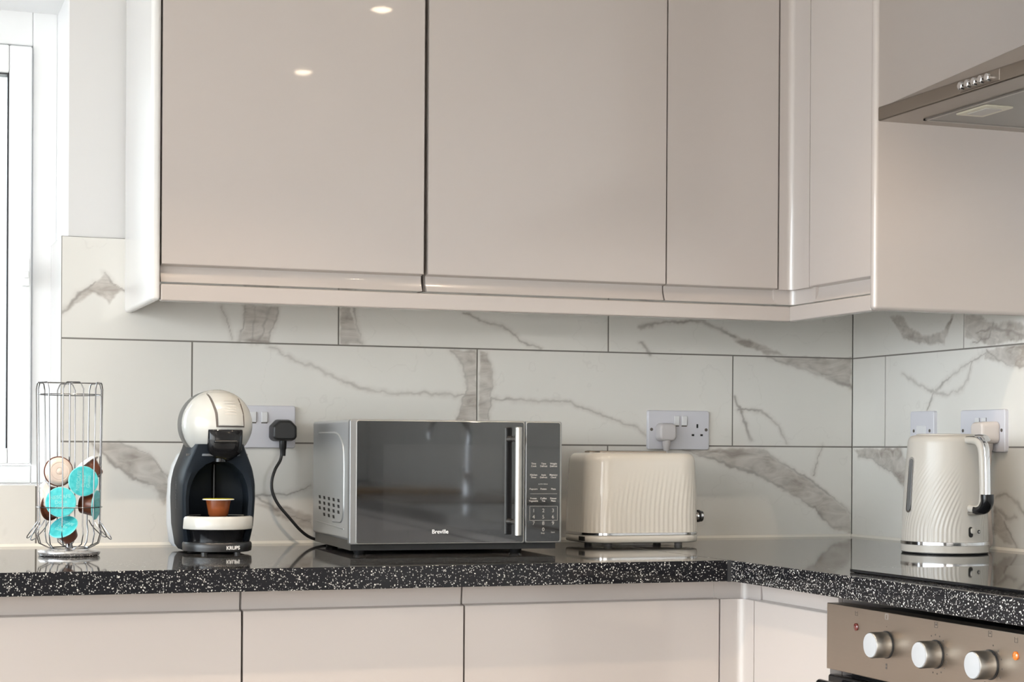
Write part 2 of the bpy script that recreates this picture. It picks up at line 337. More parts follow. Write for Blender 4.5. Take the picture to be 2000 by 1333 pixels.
rng = np.random.RandomState(3)
_grid = rng.rand(64, 64)
def vnoise(x, y):
    xi = np.floor(x).astype(int); yi = np.floor(y).astype(int); fx = x-xi; fy = y-yi
    fx = fx*fx*(3-2*fx); fy = fy*fy*(3-2*fy)
    g = lambda a, b: _grid[a % 64, b % 64]
    return (g(xi, yi)*(1-fx)+g(xi+1, yi)*fx)*(1-fy)+(g(xi, yi+1)*(1-fx)+g(xi+1, yi+1)*fx)*fy
def fbm(x, y): return vnoise(x, y)+.5*vnoise(2.1*x+7, 2.1*y+3)+.25*vnoise(4.3*x+1, 4.3*y+9)-.875
def seg_d(px, py, pts, closed):
    d = np.full(px.shape, 9.); k = len(pts)
    for i in range(k if closed else k-1):
        ax, ay = pts[i]; bx, by = pts[(i+1) % k]; ex, ey = bx-ax, by-ay
        t = np.clip(((px-ax)*ex+(py-ay)*ey)/(ex*ex+ey*ey+1e-12), 0, 1)
        d = np.minimum(d, np.hypot(px-ax-t*ex, py-ay-t*ey))
    return d
def inside(px, py, pts):
    c = np.zeros(px.shape, bool); k = len(pts)
    for i in range(k):
        x1, y1 = pts[i]; x2, y2 = pts[(i+1) % k]
        if y1 == y2: continue
        cond = ((y1 > py) != (y2 > py)) & (px < (x2-x1)*(py-y1)/(y2-y1)+x1)
        c ^= cond
    return c
def sstep(a, b, x): t = np.clip((x-a)/(b-a), 0, 1); return t*t*(3-2*t)
def vein_values(u, z, V):
    n1 = fbm(u*70, z*70); n2 = fbm(u*70+20, z*70+31); pu = u+n1*.006; pz = z+n2*.006
    band = np.zeros(u.shape); line = np.zeros(u.shape)
    for poly in V['poly']:
        d = seg_d(pu, pz, poly, True); ins = inside(pu, pz, poly); sd = np.where(ins, d, -d)
        band = np.maximum(band, sstep(-.0035, .0035, sd)*(.66+.34*sstep(-.3, .4, fbm(u*30, z*30))))
    for pts, wd in V['line']:
        d = seg_d(pu, pz, pts, False); hw = wd*.00070*(1+.9*fbm(u*25+5, z*25))
        line = np.maximum(line, sstep(hw*2.6, hw*.2, d)*(.30+.48*sstep(-.35, .45, fbm(u*14, z*14+40))))
        band = np.maximum(band, .28*sstep(.012, .0, d))
    w1 = np.abs(fbm(u*5+11, z*6+2)+.25*fbm(u*23, z*23)-.13)      # faint hairlines between the main veins
    line = np.maximum(line, .10*sstep(.012, .0, w1))
    return band, line
def tile_mesh(name, rects, V, place, parent, step=.0021):
    vs = []; fs = []; bd = []; ln = []; n0 = 0; G = .0016
    for rc_ in rects:
        u0, u1, z0, z1, st = rc_[:5]; g4 = rc_[5] if len(rc_) > 5 else (1, 1, 1, 1)
        a, b, c, d = u0+G*g4[0], u1-G*g4[1], z0+G*g4[2], z1-G*g4[3]
        nu = max(2, int((b-a)/(step*st))+1); nz = max(2, int((d-c)/(step*st))+1)
        U, Z = np.meshgrid(np.linspace(a, b, nu), np.linspace(c, d, nz)); U = U.ravel(); Z = Z.ravel()
        bb, ll = vein_values(U, Z, V); bd.append(bb); ln.append(ll)
        vs.append(place(U, Z, 0))
        i = np.arange(nu-1)[None, :]+np.arange(nz-1)[:, None]*nu; i = i.ravel()+n0
        fs.append(np.stack([i, i+1, i+nu+1, i+nu], 1)); n0 += nu*nz
        # tile edges
        cu = np.array([a, b, b, a]); cz = np.array([c, c, d, d]); vs.append(place(cu, cz, 0)); vs.append(place(cu, cz, .004))
        k = n0; fs.append(np.array([[k+j, k+(j+1) % 4, k+4+(j+1) % 4, k+4+j] for j in range(4)])); n0 += 8
        bd.append(np.zeros(8)); ln.append(np.zeros(8))
    vs = np.concatenate(vs); fs = np.concatenate(fs)
    me = bpy.data.meshes.new(name); me.vertices.add(len(vs)); me.vertices.foreach_set('co', vs.astype(np.float32).ravel())
    me.loops.add(len(fs)*4); me.loops.foreach_set('vertex_index', fs.astype(np.int32).ravel())
    me.polygons.add(len(fs)); me.polygons.foreach_set('loop_start', (np.arange(len(fs))*4).astype(np.int32))
    me.update(calc_edges=True)
    for nm, arr in (('band', bd), ('line', ln)):
        at_ = me.attributes.new(nm, 'FLOAT', 'POINT'); at_.data.foreach_set('value', np.concatenate(arr).astype(np.float32))
    me.materials.append(marble); o = bpy.data.objects.new(name, me); COL.objects.link(o); o.parent = parent
    return o
def pl_back(u, z, d): return np.stack([u, np.full(u.shape, 0.0)+d, z], 1)
def pl_right(u, z, d): return np.stack([np.full(u.shape, XC)+d, -u, z], 1)
def row(joints, lo, hi, z0, z1, st=1):
    e = [lo]+[j for j in joints if lo+.01 < j < hi-.01]+[hi]
    return [(e[i], e[i+1], z0, z1, st) for i in range(len(e)-1)]
XT = -.256
rb = [(-.3014, .3006, .004, .118, 1, (1, 1, 1, 0)), (XT, .3006, .118, ZA, 1, (0, 1, 0, 1)), (-.9034, -.3014, .004, .118, 3, (1, 1, 1, 0)), (-1.75, -.9034, .004, .118, 3, (1, 1, 1, 0))]+row([.9026], .3006, XC, .004, ZA)+row([0, .602, 1.204], XT, XC, ZA, ZB)+row([.3006, .9026], XT, XC, ZB, ZC)
tile_mesh('wall_tiles', rb, VB, pl_back, wall_back)
MB().box(XT+.0006, .0012, .0, XC, .006, ZC-.0006).box(-1.75, .0012, 0, XT+.0006, .006, .1172).build('grout', grout, wall_back)
MB().box(XT, .0026, .1185, XR-.002, .20, ZC).build('reveal_tile', white_panel, wall_back)
MB().box(-1.75, .0005, .1176, XR-.002, .20, .1186).build('sill_tile', white_panel, wall_back)
rr_ = row([.4373+.3], 0, .90, .004, ZA)+row([.1386, .7386], 0, .90, ZA, ZB)+row([.4373], 0, .90, ZB, ZC)
rr_ += row([1.3, 1.9, 2.5, 3.1, 3.7, 4.3, 4.9, 5.5, 6.1, 6.7, 7.3], .90, 8.0, .004, ZA, 3)+row([1.34, 1.94, 2.54, 3.14, 3.74, 4.34, 4.94, 5.54, 6.14, 6.74, 7.34], .90, 8.0, ZA, ZB, 3)+row([1.04, 1.64, 2.24, 2.84, 3.44, 4.04, 4.64, 5.24, 5.84, 6.44, 7.04, 7.64], .90, 8.0, ZB, ZC, 3)
tile_mesh('wall_tiles', rr_, VR, pl_right, wall_right)
MB().box(XC+.0012, 0, 0, XC+.006, -8.0, ZC-.0006).build('grout', grout, wall_right)
def pl_rear(u, z, d): return np.stack([u, np.full(u.shape, -7.994)-d, z], 1)
VT = dict(poly=[[(.10, .60), (.22, .60), (.42, .36), (.60, .21), (.52, .20), (.34, .32), (.18, .46)], [(.95, .60), (1.05, .60), (1.12, .40), (1.30, .21), (1.22, .21), (1.04, .38)]], line=[([(-.3, .5), (0, .4), (.1, .25)], 3), ([(.7, .6), (.8, .3), (.9, 0)], 3)])
tile_mesh('wall_tiles', row([.3, .9], -.35, XC, .004, ZA, 3)+row([0, .6, 1.2], -.35, XC, ZA, ZB, 3)+row([.3, .9], -.35, XC, ZB, ZC, 3), VT, pl_rear, wall_rear)
MB().box(-.35, -7.9955, 0, XC, -8.0, ZC).build('grout', grout, wall_rear)
struct('trim_1', MB().prism([(0, 0), (-.005, 0), (0, .0055)], 'x', -1.75, XC).prism([(XC, 0), (XC-.005, 0), (XC, .0055)], 'y', 0, -7.9), sealant)

MB().box(XR-.0022, .0062, ZC+.0005, XR, .20, 1.085).box(-1.75, .0062, 1.082, XR, .20, 1.085).box(XR-.003, .199, .118, XR+.001, .21, 1.085).build('reveal_brightener', upvc, wall_back)  # white boards added over the plaster reveal, window brightness put into their colour
# ---- window (its top edge and far side run on past the picture)
win = bpy.data.objects.new('window_1', None); COL.objects.link(win); win['kind'] = 'structure'
WL = -1.75; FY = .20
def ring(x0, x1, z0, z1, xi0, xi1, zi0, zi1, ya, yb):
    return MB().box(x0, ya, z0, xi0, yb, z1).box(xi1, ya, z0, x1, yb, z1).box(xi0, ya, zi1, xi1, yb, z1).box(xi0, ya, z0, xi1, yb, zi0)
ring(WL, -.2445, .118, 1.085, WL+.05, -.2935, .155, 1.013, FY, FY+.065).build('window_frame', upvc, win, bevel=.003)
MB().box(-.97, FY, .155, -.91, FY+.065, 1.013).build('mullion', upvc, win, bevel=.003)
s = ring(-.907, -.2955, .1572, 1.0105, -.855, -.3408, .190, .9537, FY-.012, FY+.05).build('sash', upvc, win, bevel=.004)
MB().box(-.3442, FY-.004, .190, -.3408, FY+.03, .9537).box(-.855, FY-.004, .190, -.8516, FY+.03, .9537).box(-.8516, FY-.004, .951, -.3442, FY+.03, .9537).build('gasket', gasket, s)
MB().box(-.855, FY+.015, .190, -.3408, FY+.019, .9537).build('pane', glassm, s)
MB().box(-.315, FY-.03, .520, -.300, FY-.012, .575).box(-.313, FY-.04, .535, -.303, FY-.03, .549).build('handle', upvc, s, bevel=.002)
ring(WL+.05, -.97, .155, 1.013, WL+.08, -1.0, .185, .983, FY+.01, FY+.05).build('sash', upvc, win, bevel=.003)
MB().box(WL+.08, FY+.025, .185, -1.0, FY+.029, .983).build('pane', glassm, win)

# ---- ceiling spotlights
fit = None
for i, (x, y) in enumerate(SPOTS):
    ceiling_spot(x, y)
    lab = 'recessed ceiling spotlight with white ring shining down over the kitchen'
    if fit is None:
        fit = thing('ceiling_spotlight', lab, 'spotlight', (x, y, CEIL-.012), 0, 'recessed ceiling spotlights')
        MB().lathe([(.045, .012), (.045, .006), (.038, 0), (.030, .0), (.030, .012)], 32, cap0=False, cap1=False).build('bezel', upvc, fit, smooth=True)
        MB().lathe([(.0001, -.007), (.016, -.005), (.026, .002), (.029, .009)], 24, cap1=False).build('lamp', lamp_glow, fit, smooth=True)
    else: dup(fit, (x, y, CEIL-.012), (0, 0, 0), lab)

# ---------------------------------------------------------------- worktops
t = thing('worktop', 'black worktop speckled white on the left run, under the coffee machine and microwave', 'worktop')
MB().box(-1.75, 0, -.037, .8205, -.745, 0).build('slab', speck, t, bevel=.0015)
MB().box(.8155, -.7445, -.0375, .8218, -.7475, .0004).build('joint_strip', mat('strip', (.10, .10, .105), .4, .8), t)
t = thing('worktop', 'black worktop speckled white along the right wall, carrying the kettle and the hob', 'worktop')
MB().box(.8218, 0, -.037, XC, -7.99, 0).build('slab', speck, t, bevel=.0015)

# ---------------------------------------------------------------- cabinets
def door_prof_wall(y0, ztop):    # (depth from the front plane, z): a finger grip is scooped out of the bottom edge
    return [(y0, .545), (y0, .5262), (y0+.0008, .5250), (y0+.0165, .5225), (y0+.0168, .5160), (y0+.0150, .5080), (y0+.0115, .5000), (y0+.0080, .4935), (y0+.022, .4935), (y0+.022, ztop), (y0, ztop)]
def door_prof_base(y0, zbot):
    return [(y0, -.092), (y0, -.0735), (y0+.0008, -.0724), (y0+.0160, -.0705), (y0+.0163, -.0640), (y0+.0150, -.0520), (y0+.0135, -.0405), (y0+.022, -.0405), (y0+.022, zbot), (y0, zbot)]
def flip(prof, X0): return [(X0+d, z) for d, z in prof]
TOP = 1.235
def wall_cab(x0, x1, label, yo=0.):
    t = thing('wall_cabinet', label, 'cabinet', ((x0+x1)/2, 0, 0), 0, 'wall cabinets'); c = (x0+x1)/2
    MB().box(x0-c, -.004, .494, x1-c, -.306, TOP).build('carcass', cab, t)
    MB().prism(door_prof_wall(-.333+yo, TOP), 'x', x0-c+.0012, x1-c-.0012).build('door', cab, t, smooth=True, angle=28)
wall_cab(-.1155, .3805, 'wide glossy grey wall cabinet next to the white end panel, above the coffee machine')
wall_cab(.3865, .8835, 'wide glossy grey wall cabinet in the middle, above the microwave', -.002)
wall_cab(.8845, 1.1345, 'narrow glossy grey wall cabinet beside the inner corner post, above the toaster', -.001)
t = thing('wall_cabinet', 'glossy grey wall cabinet on the right wall, its door facing left towards the corner post', 'cabinet', (0, 0, 0), 0, 'wall cabinets')
MB().box(1.19, -.40, .494, XC-.003, -.6445, TOP).build('carcass', cab, t)
MB().prism(flip(door_prof_wall(0, TOP), 1.166), 'y', -.4075, -.6435).build('door', cab, t, smooth=True, angle=28)
# corner post: an L in plan with a rounded inner corner
def post_out(xa, ya, X, Y, r, dx=0, d=.02):
    a = [(xa, Y)]+[(X-r+r*math.sin(k*PI/12), Y-r+r*math.cos(k*PI/12)) for k in range(7)]
    a = [(p[0]+dx, p[1]+dx) for p in a]+[(X+dx, ya)]
    b = [(X+d+dx, ya), (X+d+dx, Y+d+dx), (xa, Y+d+dx)]
    a[0] = (xa, Y+dx)
    return a+b
t = thing('corner_post', 'glossy grey curved corner post between the wall cabinets at the inner corner', 'corner post')
MB().prism(post_out(1.1375, -.4050, 1.166, -.333, .012), 'z', .523, TOP).build('front', cab, t, smooth=True)
MB().prism(post_out(1.1310, -.4150, 1.166, -.333, .012, .010, .012), 'z', .4935, .5235).build('lower_strip', cab, t, smooth=True)
t = thing('pelmet', 'slim grey light pelmet running under the wall cabinets and round the corner', 'pelmet')
MB().box(-.1155, -.330, .4585, 1.183, -.312, .4895).build('front_rail', cab, t, bevel=.003)
MB().box(1.163, -.330, .4585, 1.183, -.6445, .4895).build('return_rail', cab, t, bevel=.003)
t = thing('end_panel', 'tall white end panel closing the left side of the wall cabinets', 'panel')
MB().box(-.1345, -.0005, .4584, -.1168, -.3345, TOP).build('board', white_panel, t, bevel=.007, seg=4)
t = thing('end_panel', 'wide beige grey end panel on the right wall behind the cooker hood', 'panel')
MB().box(1.1575, -.6465, .4584, XC-.002, -.6665, TOP).build('board', cab, t, bevel=.008, seg=4)

def base_cab(x0, x1, label, yo=0.):
    c = (x0+x1)/2; t = thing('base_cabinet', label, 'cabinet', (c, 0, 0), 0, 'base cabinets')
    MB().box(x0-c, -.02, -.0385, x1-c, -.676, -.76).build('carcass', cab, t)
    MB().prism(door_prof_base(-.700+yo, -.755), 'x', x0-c+.0013, x1-c-.0013).build('door', cab, t, smooth=True, angle=28)
base_cab(-.6450, -.0400, 'glossy grey base cabinet at the left edge, below the capsule stand')
base_cab(-.0390, .3410, 'glossy grey base cabinet below the coffee machine and the left of the microwave')
base_cab(.3420, .8240, 'glossy grey base cabinet below the microwave handle and the toaster', .0015)
t = thing('corner_post', 'glossy grey curved corner post between the base cabinets below the worktop corner', 'corner post')
MB().prism(post_out(.8255, -.745, .868, -.700, .014), 'z', -.755, -.0725).build('front', cab, t, smooth=True)
MB().prism(post_out(.8185, -.745, .868, -.700, .014, .0135, .01), 'z', -.0725, -.0405).build('upper_strip', cab, t, smooth=True)
def base_cab_r(y0, y1, label):
    t = thing('base_cabinet', label, 'cabinet', (0, 0, 0), 0, 'base cabinets')
    MB().box(.892, y0, -.0385, XC-.003, y1, -.76).build('carcass', cab, t)
    MB().prism(flip(door_prof_base(0, -.755), .868), 'y', y0-.0013, y1+.0013).build('door', cab, t, smooth=True, angle=28)
base_cab_r(-.7465, -1.0130, 'narrow pale grey base cabinet door on the right run, left of the oven')
for k, (a, b, lab) in enumerate([(-1.635, -2.135, 'first'), (-2.137, -2.737, 'second'), (-2.739, -3.339, 'third'), (-3.341, -3.941, 'fourth'), (-3.943, -4.543, 'fifth'), (-4.545, -5.345, 'sixth'), (-5.347, -6.147, 'seventh'), (-6.149, -6.949, 'eighth'), (-6.951, -7.95, 'ninth')]):
    base_cab_r(a, b, 'glossy grey base cabinet on the right run, %s one beyond the oven towards the viewer' % lab)
t = thing('plinth', 'grey plinth board along the floor under the base cabinets', 'plinth')
MB().box(-1.2, -.62, -.909, .93, -.636, -.7605).box(.93, -.636, -.909, .946, -7.95, -.7605).build('board', cab, t)

# ---------------------------------------------------------------- sockets and plugs
def socket(name, label, c, w, right=False, outlets=(), switches=(), screws=True, spur=False, tilt=0):
    """built facing -y at the origin, plate centre at z=0"""
    t = thing(name, label, 'socket', c, (-PI/2 if right else 0))
    MB().prism(rrect(w, .0855, .005), 'y', -.0088, .003).build('plate', socketw, t, bevel=.0022, seg=3)
    for x, z in switches:
        s = MB().box(x-.0062, -.0088, z-.0105, x+.0062, -.0122, z+.0105).build('switch', switchw, t, bevel=.001)
        MB().box(x-.0062, -.0093, z-.0128, x+.0062, -.0087, z-.0105).box(x+.0062, -.0093, z-.0105, x+.0068, -.0087, z+.0105).build('switch_gap', print_dark, t)
    for x in outlets:
        m = MB().box(x-.002, -.0092, .0050, x+.002, -.0080, .0135)
        for q in (-1, 1): m.box(x+q*.0105-.003, -.0092, -.0130, x+q*.0105+.003, -.0080, -.0085)
        m.build('pin_hole', dark_slot, t)
    if screws:
        xs = .066 if w > .1 else .030
        for q in (-1, 1):
            MB().lathe([(.0035, -.0094), (.0035, -.0085)], 16, 'y', (q*xs if w > .1 else q*.0302, 0, .001)).build('screw', print_dark, t)
    if spur: MB().box(-.018, -.0088, -.030, .018, -.0108, .012).build('rocker', switchw, t, bevel=.001)
    return t
socket('wall_socket', 'grey double wall socket half hidden behind the coffee machine, black plug in it', (.1365, 0, .2366), .146, outlets=(.0,)[:0], switches=((-.0145, .0195), (.0085, .0195)))
socket('wall_socket', 'grey double wall socket above the toaster with one free outlet', (1.0685, 0, .2384), .148, outlets=(.0445,), switches=((-.0065, .0205), (.0125, .0205)))
socket('spur_switch', 'small single grey wall switch plate behind the kettle lid, on the right wall', (XC, -.2981, .2375), .090, right=True, spur=True)
socket('wall_socket', 'grey double wall socket on the right wall beside the kettle handle', (XC, -.5160, .2365), .152, right=True, switches=((-.0145, .016), (.0085, .016)))

def plug(name, label, loc, m, prof, cable, right=False, depth=.034, rc=.0032, neck=.0085, nl=.030):
    t = thing(name, label, 'plug', loc, (-PI/2 if right else 0))
    body = MB()
    xs = []
    for k, (d, s) in enumerate(((-.0092, 1.0), (-.020, 1.0), (-.0092-depth*.85, .93), (-.0092-depth, .80))):
        xs.append([(x*s, d, z*s) for x, z in prof])
    body.loft(xs).build('plug_body', m, t, bevel=.0025, seg=3)
    zb = min(z for x, z in prof)
    MB().lathe([(neck, 0), (neck*.92, -nl*.55), (neck*.78, -nl*.62), (neck*.7, -nl)], 20, 'z', (0, -.022, zb+.004)).build('cable_grip', m, t, smooth=True)
    MB().tube(spline(cable, 12), rc, 10).build('cable', m, t, smooth=True)
    return t
hexp = [(-.013, .0225), (.013, .0225), (.0255, .010), (.0265, .006), (.0265, -.013), (.0235, -.0185), (.018, -.021), (-.018, -.021), (-.0235, -.0185), (-.0265, -.013), (-.0265, .006), (-.0255, .010)]
B = (.1806, 0, .2287)
def rel(p, b): return (p[0]-b[0], p[1]-b[1], p[2]-b[2])
plug('power_plug', 'black angular plug in the left socket with a black lead curving down behind the microwave', B, black_plastic, hexp,
     [rel(p, B) for p in [(.1786, -.022, .183), (.1745, -.024, .168), (.1630, -.030, .1500), (.1560, -.033, .128), (.1570, -.034, .105), (.1690, -.034, .080), (.1920, -.034, .053), (.2160, -.032, .027), (.2380, -.030, .0120), (.2651, -.030, .0055), (.30, -.03, .0045), (.36, -.03, .0045)]], nl=.034, neck=.0078)
rp = rrect(.043, .040, .011, n=4)
B = (1.0325, 0, .2332)
plug('power_plug', 'pale grey rounded plug in the socket above the toaster', B, plugw, rp,
     [rel(p, B) for p in [(1.0325, -.022, .195), (1.034, -.023, .180), (1.045, -.03, .12), (1.04, -.035, .05), (1.0, -.04, .006), (.94, -.06, .0045)]], depth=.024, neck=.0095, nl=.024, rc=.003)
B = (XC, -.5540, .2330)
rl = lambda p: (-(p[1]-B[1]), p[0]-B[0], p[2]-B[2])
plug('power_plug', 'cream rounded plug in the right wall socket with a pale lead hanging beside the kettle', B, plugc, rrect(.046, .044, .010, n=4),
     [rl(p) for p in [(1.487, -.554, .196), (1.487, -.556, .18), (1.480, -.560, .150), (1.478, -.566, .115), (1.480, -.566, .08), (1.483, -.566, .04), (1.487, -.560, .012), (1.47, -.56, .0055), (1.44, -.575, .005)]], right=True, depth=.040, neck=.0115, nl=.030, rc=.0070)

# ---------------------------------------------------------------- capsules
def capsule(label, loc, rot, foil, cup, top=None, dome=False, mark=True, scale=1.):
    """axis +z is the lid side, cup hangs down -z"""
    t = bpy.data.objects.new('coffee_capsule', None); COL.objects.link(t); t.location = loc; t.rotation_euler = rot; t.scale = (scale,)*3
    tag(t, label, 'coffee capsule', 'coffee capsules')
    MB().lathe([(.0001, -.0285), (.0145, -.0285), (.0165, -.0265), (.0185, -.0150), (.0212, -.001), (.0212, 0)], 40).build('cup', cup, t, smooth=True)
    MB().lathe([(.0212, -.0012), (.0262, -.0012), (.0268, -.0004), (.0262, .0006), (.0225, .0006), (.0212, -.0003)], 48, cap0=False, cap1=False).build('rim', top or (mat('teal_rim', (.22, .66, .69), .3) if foil is teal else foil), t, smooth=True)
    if dome:
        MB().lathe([(.0250, .0004), (.0235, .0036), (.019, .0062), (.0165, .0066), (.0160, .0060), (.0150, .0060), (.0145, .0068), (.007, .0074), (.0062, .0066), (.0052, .0074), (.0001, .0078)], 44).build('lid', foil, t, smooth=True)
    else:
        MB().lathe([(.0258, .0005), (.0250, .0012), (.018, .0013), (.0001, .0016)], 48).build('lid', foil, t, smooth=True)
        if mark:
            a = text('lid_print', 'NESCAFE\nDolce\nGusto', .0088, mat('print_aqua', (.21, .62, .64), .4), t, (0, 0, .0019), (0, 0, 0), .0001, bold=.0002)
    return t

# ---------------------------------------------------------------- capsule stand
def capsule_stand():
    t = thing('capsule_stand', 'tall chrome wire carousel stand holding coffee capsules by the window', 'capsule stand', (-.273, -.315, 0), 0)
    MB().lathe([(.046, 0), (.0525, .0010), (.0545, .004), (.0545, .0075), (.052, .0100), (.030, .0112), (.010, .0120), (.0001, .0122)], 64).build('base', base_chrome, t, smooth=True)
    MB().lathe([(.0075, .0122), (.0060, .020), (.0045, .026), (.0045, .032), (.0010, .036)], 20).build('hub', wire, t, smooth=True)
    H = .3075; R = .0555; rw = .0011
    m = MB()
    # crown: six arcs turned in at the columns
    for k in range(6):
        a0 = PI/6+k*PI/3
        # each column is a long wire hoop: up one side, over, down the other side, then out at the foot
        w = .0155 if k % 2 else .0175
        ca, sa = math.cos(a0), math.sin(a0); tx, ty = -sa, ca
        def P(rad, tan, z): return (ca*rad+tx*tan, sa*rad+ty*tan, z)
        pts = [P(R*.93, -w, .055), P(R*.97, -w, .20), P(R, -w, H-.012)]
        arc = [P(R, -w+.004, H-.002), P(R, -w*.6, H), P(R, w*.6, H), P(R, w-.004, H-.002)]
        pts2 = [P(R, w, H-.012), P(R*.97, w, .20), P(R*.93, w, .055)]
        foot = [P(R*.98, w*1.05, .040), P(R*.90, w*.9, .022), P(R*.65, w*.3, .0135), P(R*.60, 0, .0128), P(R*.65, -w*.3, .0135), P(R*.90, -w*.9, .022), P(R*.98, -w*1.05, .040)]
        MB().tube(pts+arc+pts2+foot, rw, 8, closed=True).build('wire_hoop', wire, t, smooth=True)
        if k in (0, 2, 3, 5):
            lp = spline([P(R*.95, -w*.8, .062), P(R*1.10, -w*.8, .050), P(R*1.36, -w*.45, .034), P(R*1.42, 0, .030), P(R*1.36, w*.45, .034), P(R*1.10, w*.8, .050), P(R*.95, w*.8, .062)], 5)
            MB().tube(lp, rw*.8, 8).build('outlet_loop', wire, t, smooth=True)
    circ = lambda r, z, n=40, a0=0, a1=2*PI: [(r*math.cos(a0+(a1-a0)*i/n), r*math.sin(a0+(a1-a0)*i/n), z) for i in range(n)]
    MB().tube(circ(R*.99, .2865), rw*.8, 6, closed=True).build('top_ring', wire, t, smooth=True)
    MB().tube(circ(R*1.03, .0865), rw*.9, 6, closed=True).build('middle_ring', wire, t, smooth=True)
    MB().tube(circ(R*.62, .0135), rw, 6, closed=True).build('foot_ring', wire, t, smooth=True)
    MB().tube([(-R, 0, H), (R, 0, H)], rw, 6).tube([(0, -R, H), (0, R, H)], rw, 6).tube([(0, 0, .03), (0, 0, H)], .0016, 8).build('core_rod', wire, t, smooth=True)
capsule_stand()
def look(dx, dy, dz, spin=0):
    q = Vector((dx, dy, dz)).to_track_quat('Z', 'Y'); return (q.to_matrix() @ Matrix.Rotation(spin, 3, 'Z')).to_euler()
SX, SY = -.273, -.315
def cap_at(label, dx, dy, z, d, spin, foil, dome=False, cup=brown, sc_=1.0, top=None):
    return capsule(label, (SX+dx, SY+dy, z), look(*d, spin), foil, cup, dome=dome, scale=sc_, top=top)
cap_at('capsule with a pale beige domed lid, topmost left in the wire stand', -.021, -.022, .150, (.22, -1, .02), 0, beige, True, top=brown)
cap_at('brown capsule seen from the side, top right in the wire stand', .030, .008, .160, (-.60, .22, .74), 0, lidwhite, True)
cap_at('turquoise capsule lid facing front, upper right in the wire stand', .021, -.030, .133, (.12, -1, .05), 1.45, teal)
cap_at('turquoise capsule lid facing front, middle left in the wire stand', -.018, -.032, .096, (-.10, -1, .10), .10, teal)
cap_at('capsule turned right in the wire stand with brown cup and turquoise lid edge', .0455, -.012, .090, (1, -.42, -.08), 0, teal)
cap_at('lowest turquoise capsule in the wire stand, tipped over and leaning left', -.013, -.027, .052, (-.42, -.55, .72), -.3, teal)
cap_at('brown capsule half hidden behind the middle left turquoise lid', -.030, .014, .088, (-.6, .7, .1), 0, brown, cup=brown)
cap_at('capsule with a pale pink beige lid at the far left behind the turquoise one', -.042, .012, .104, (-1, -.30, .0), 0, beige, True)


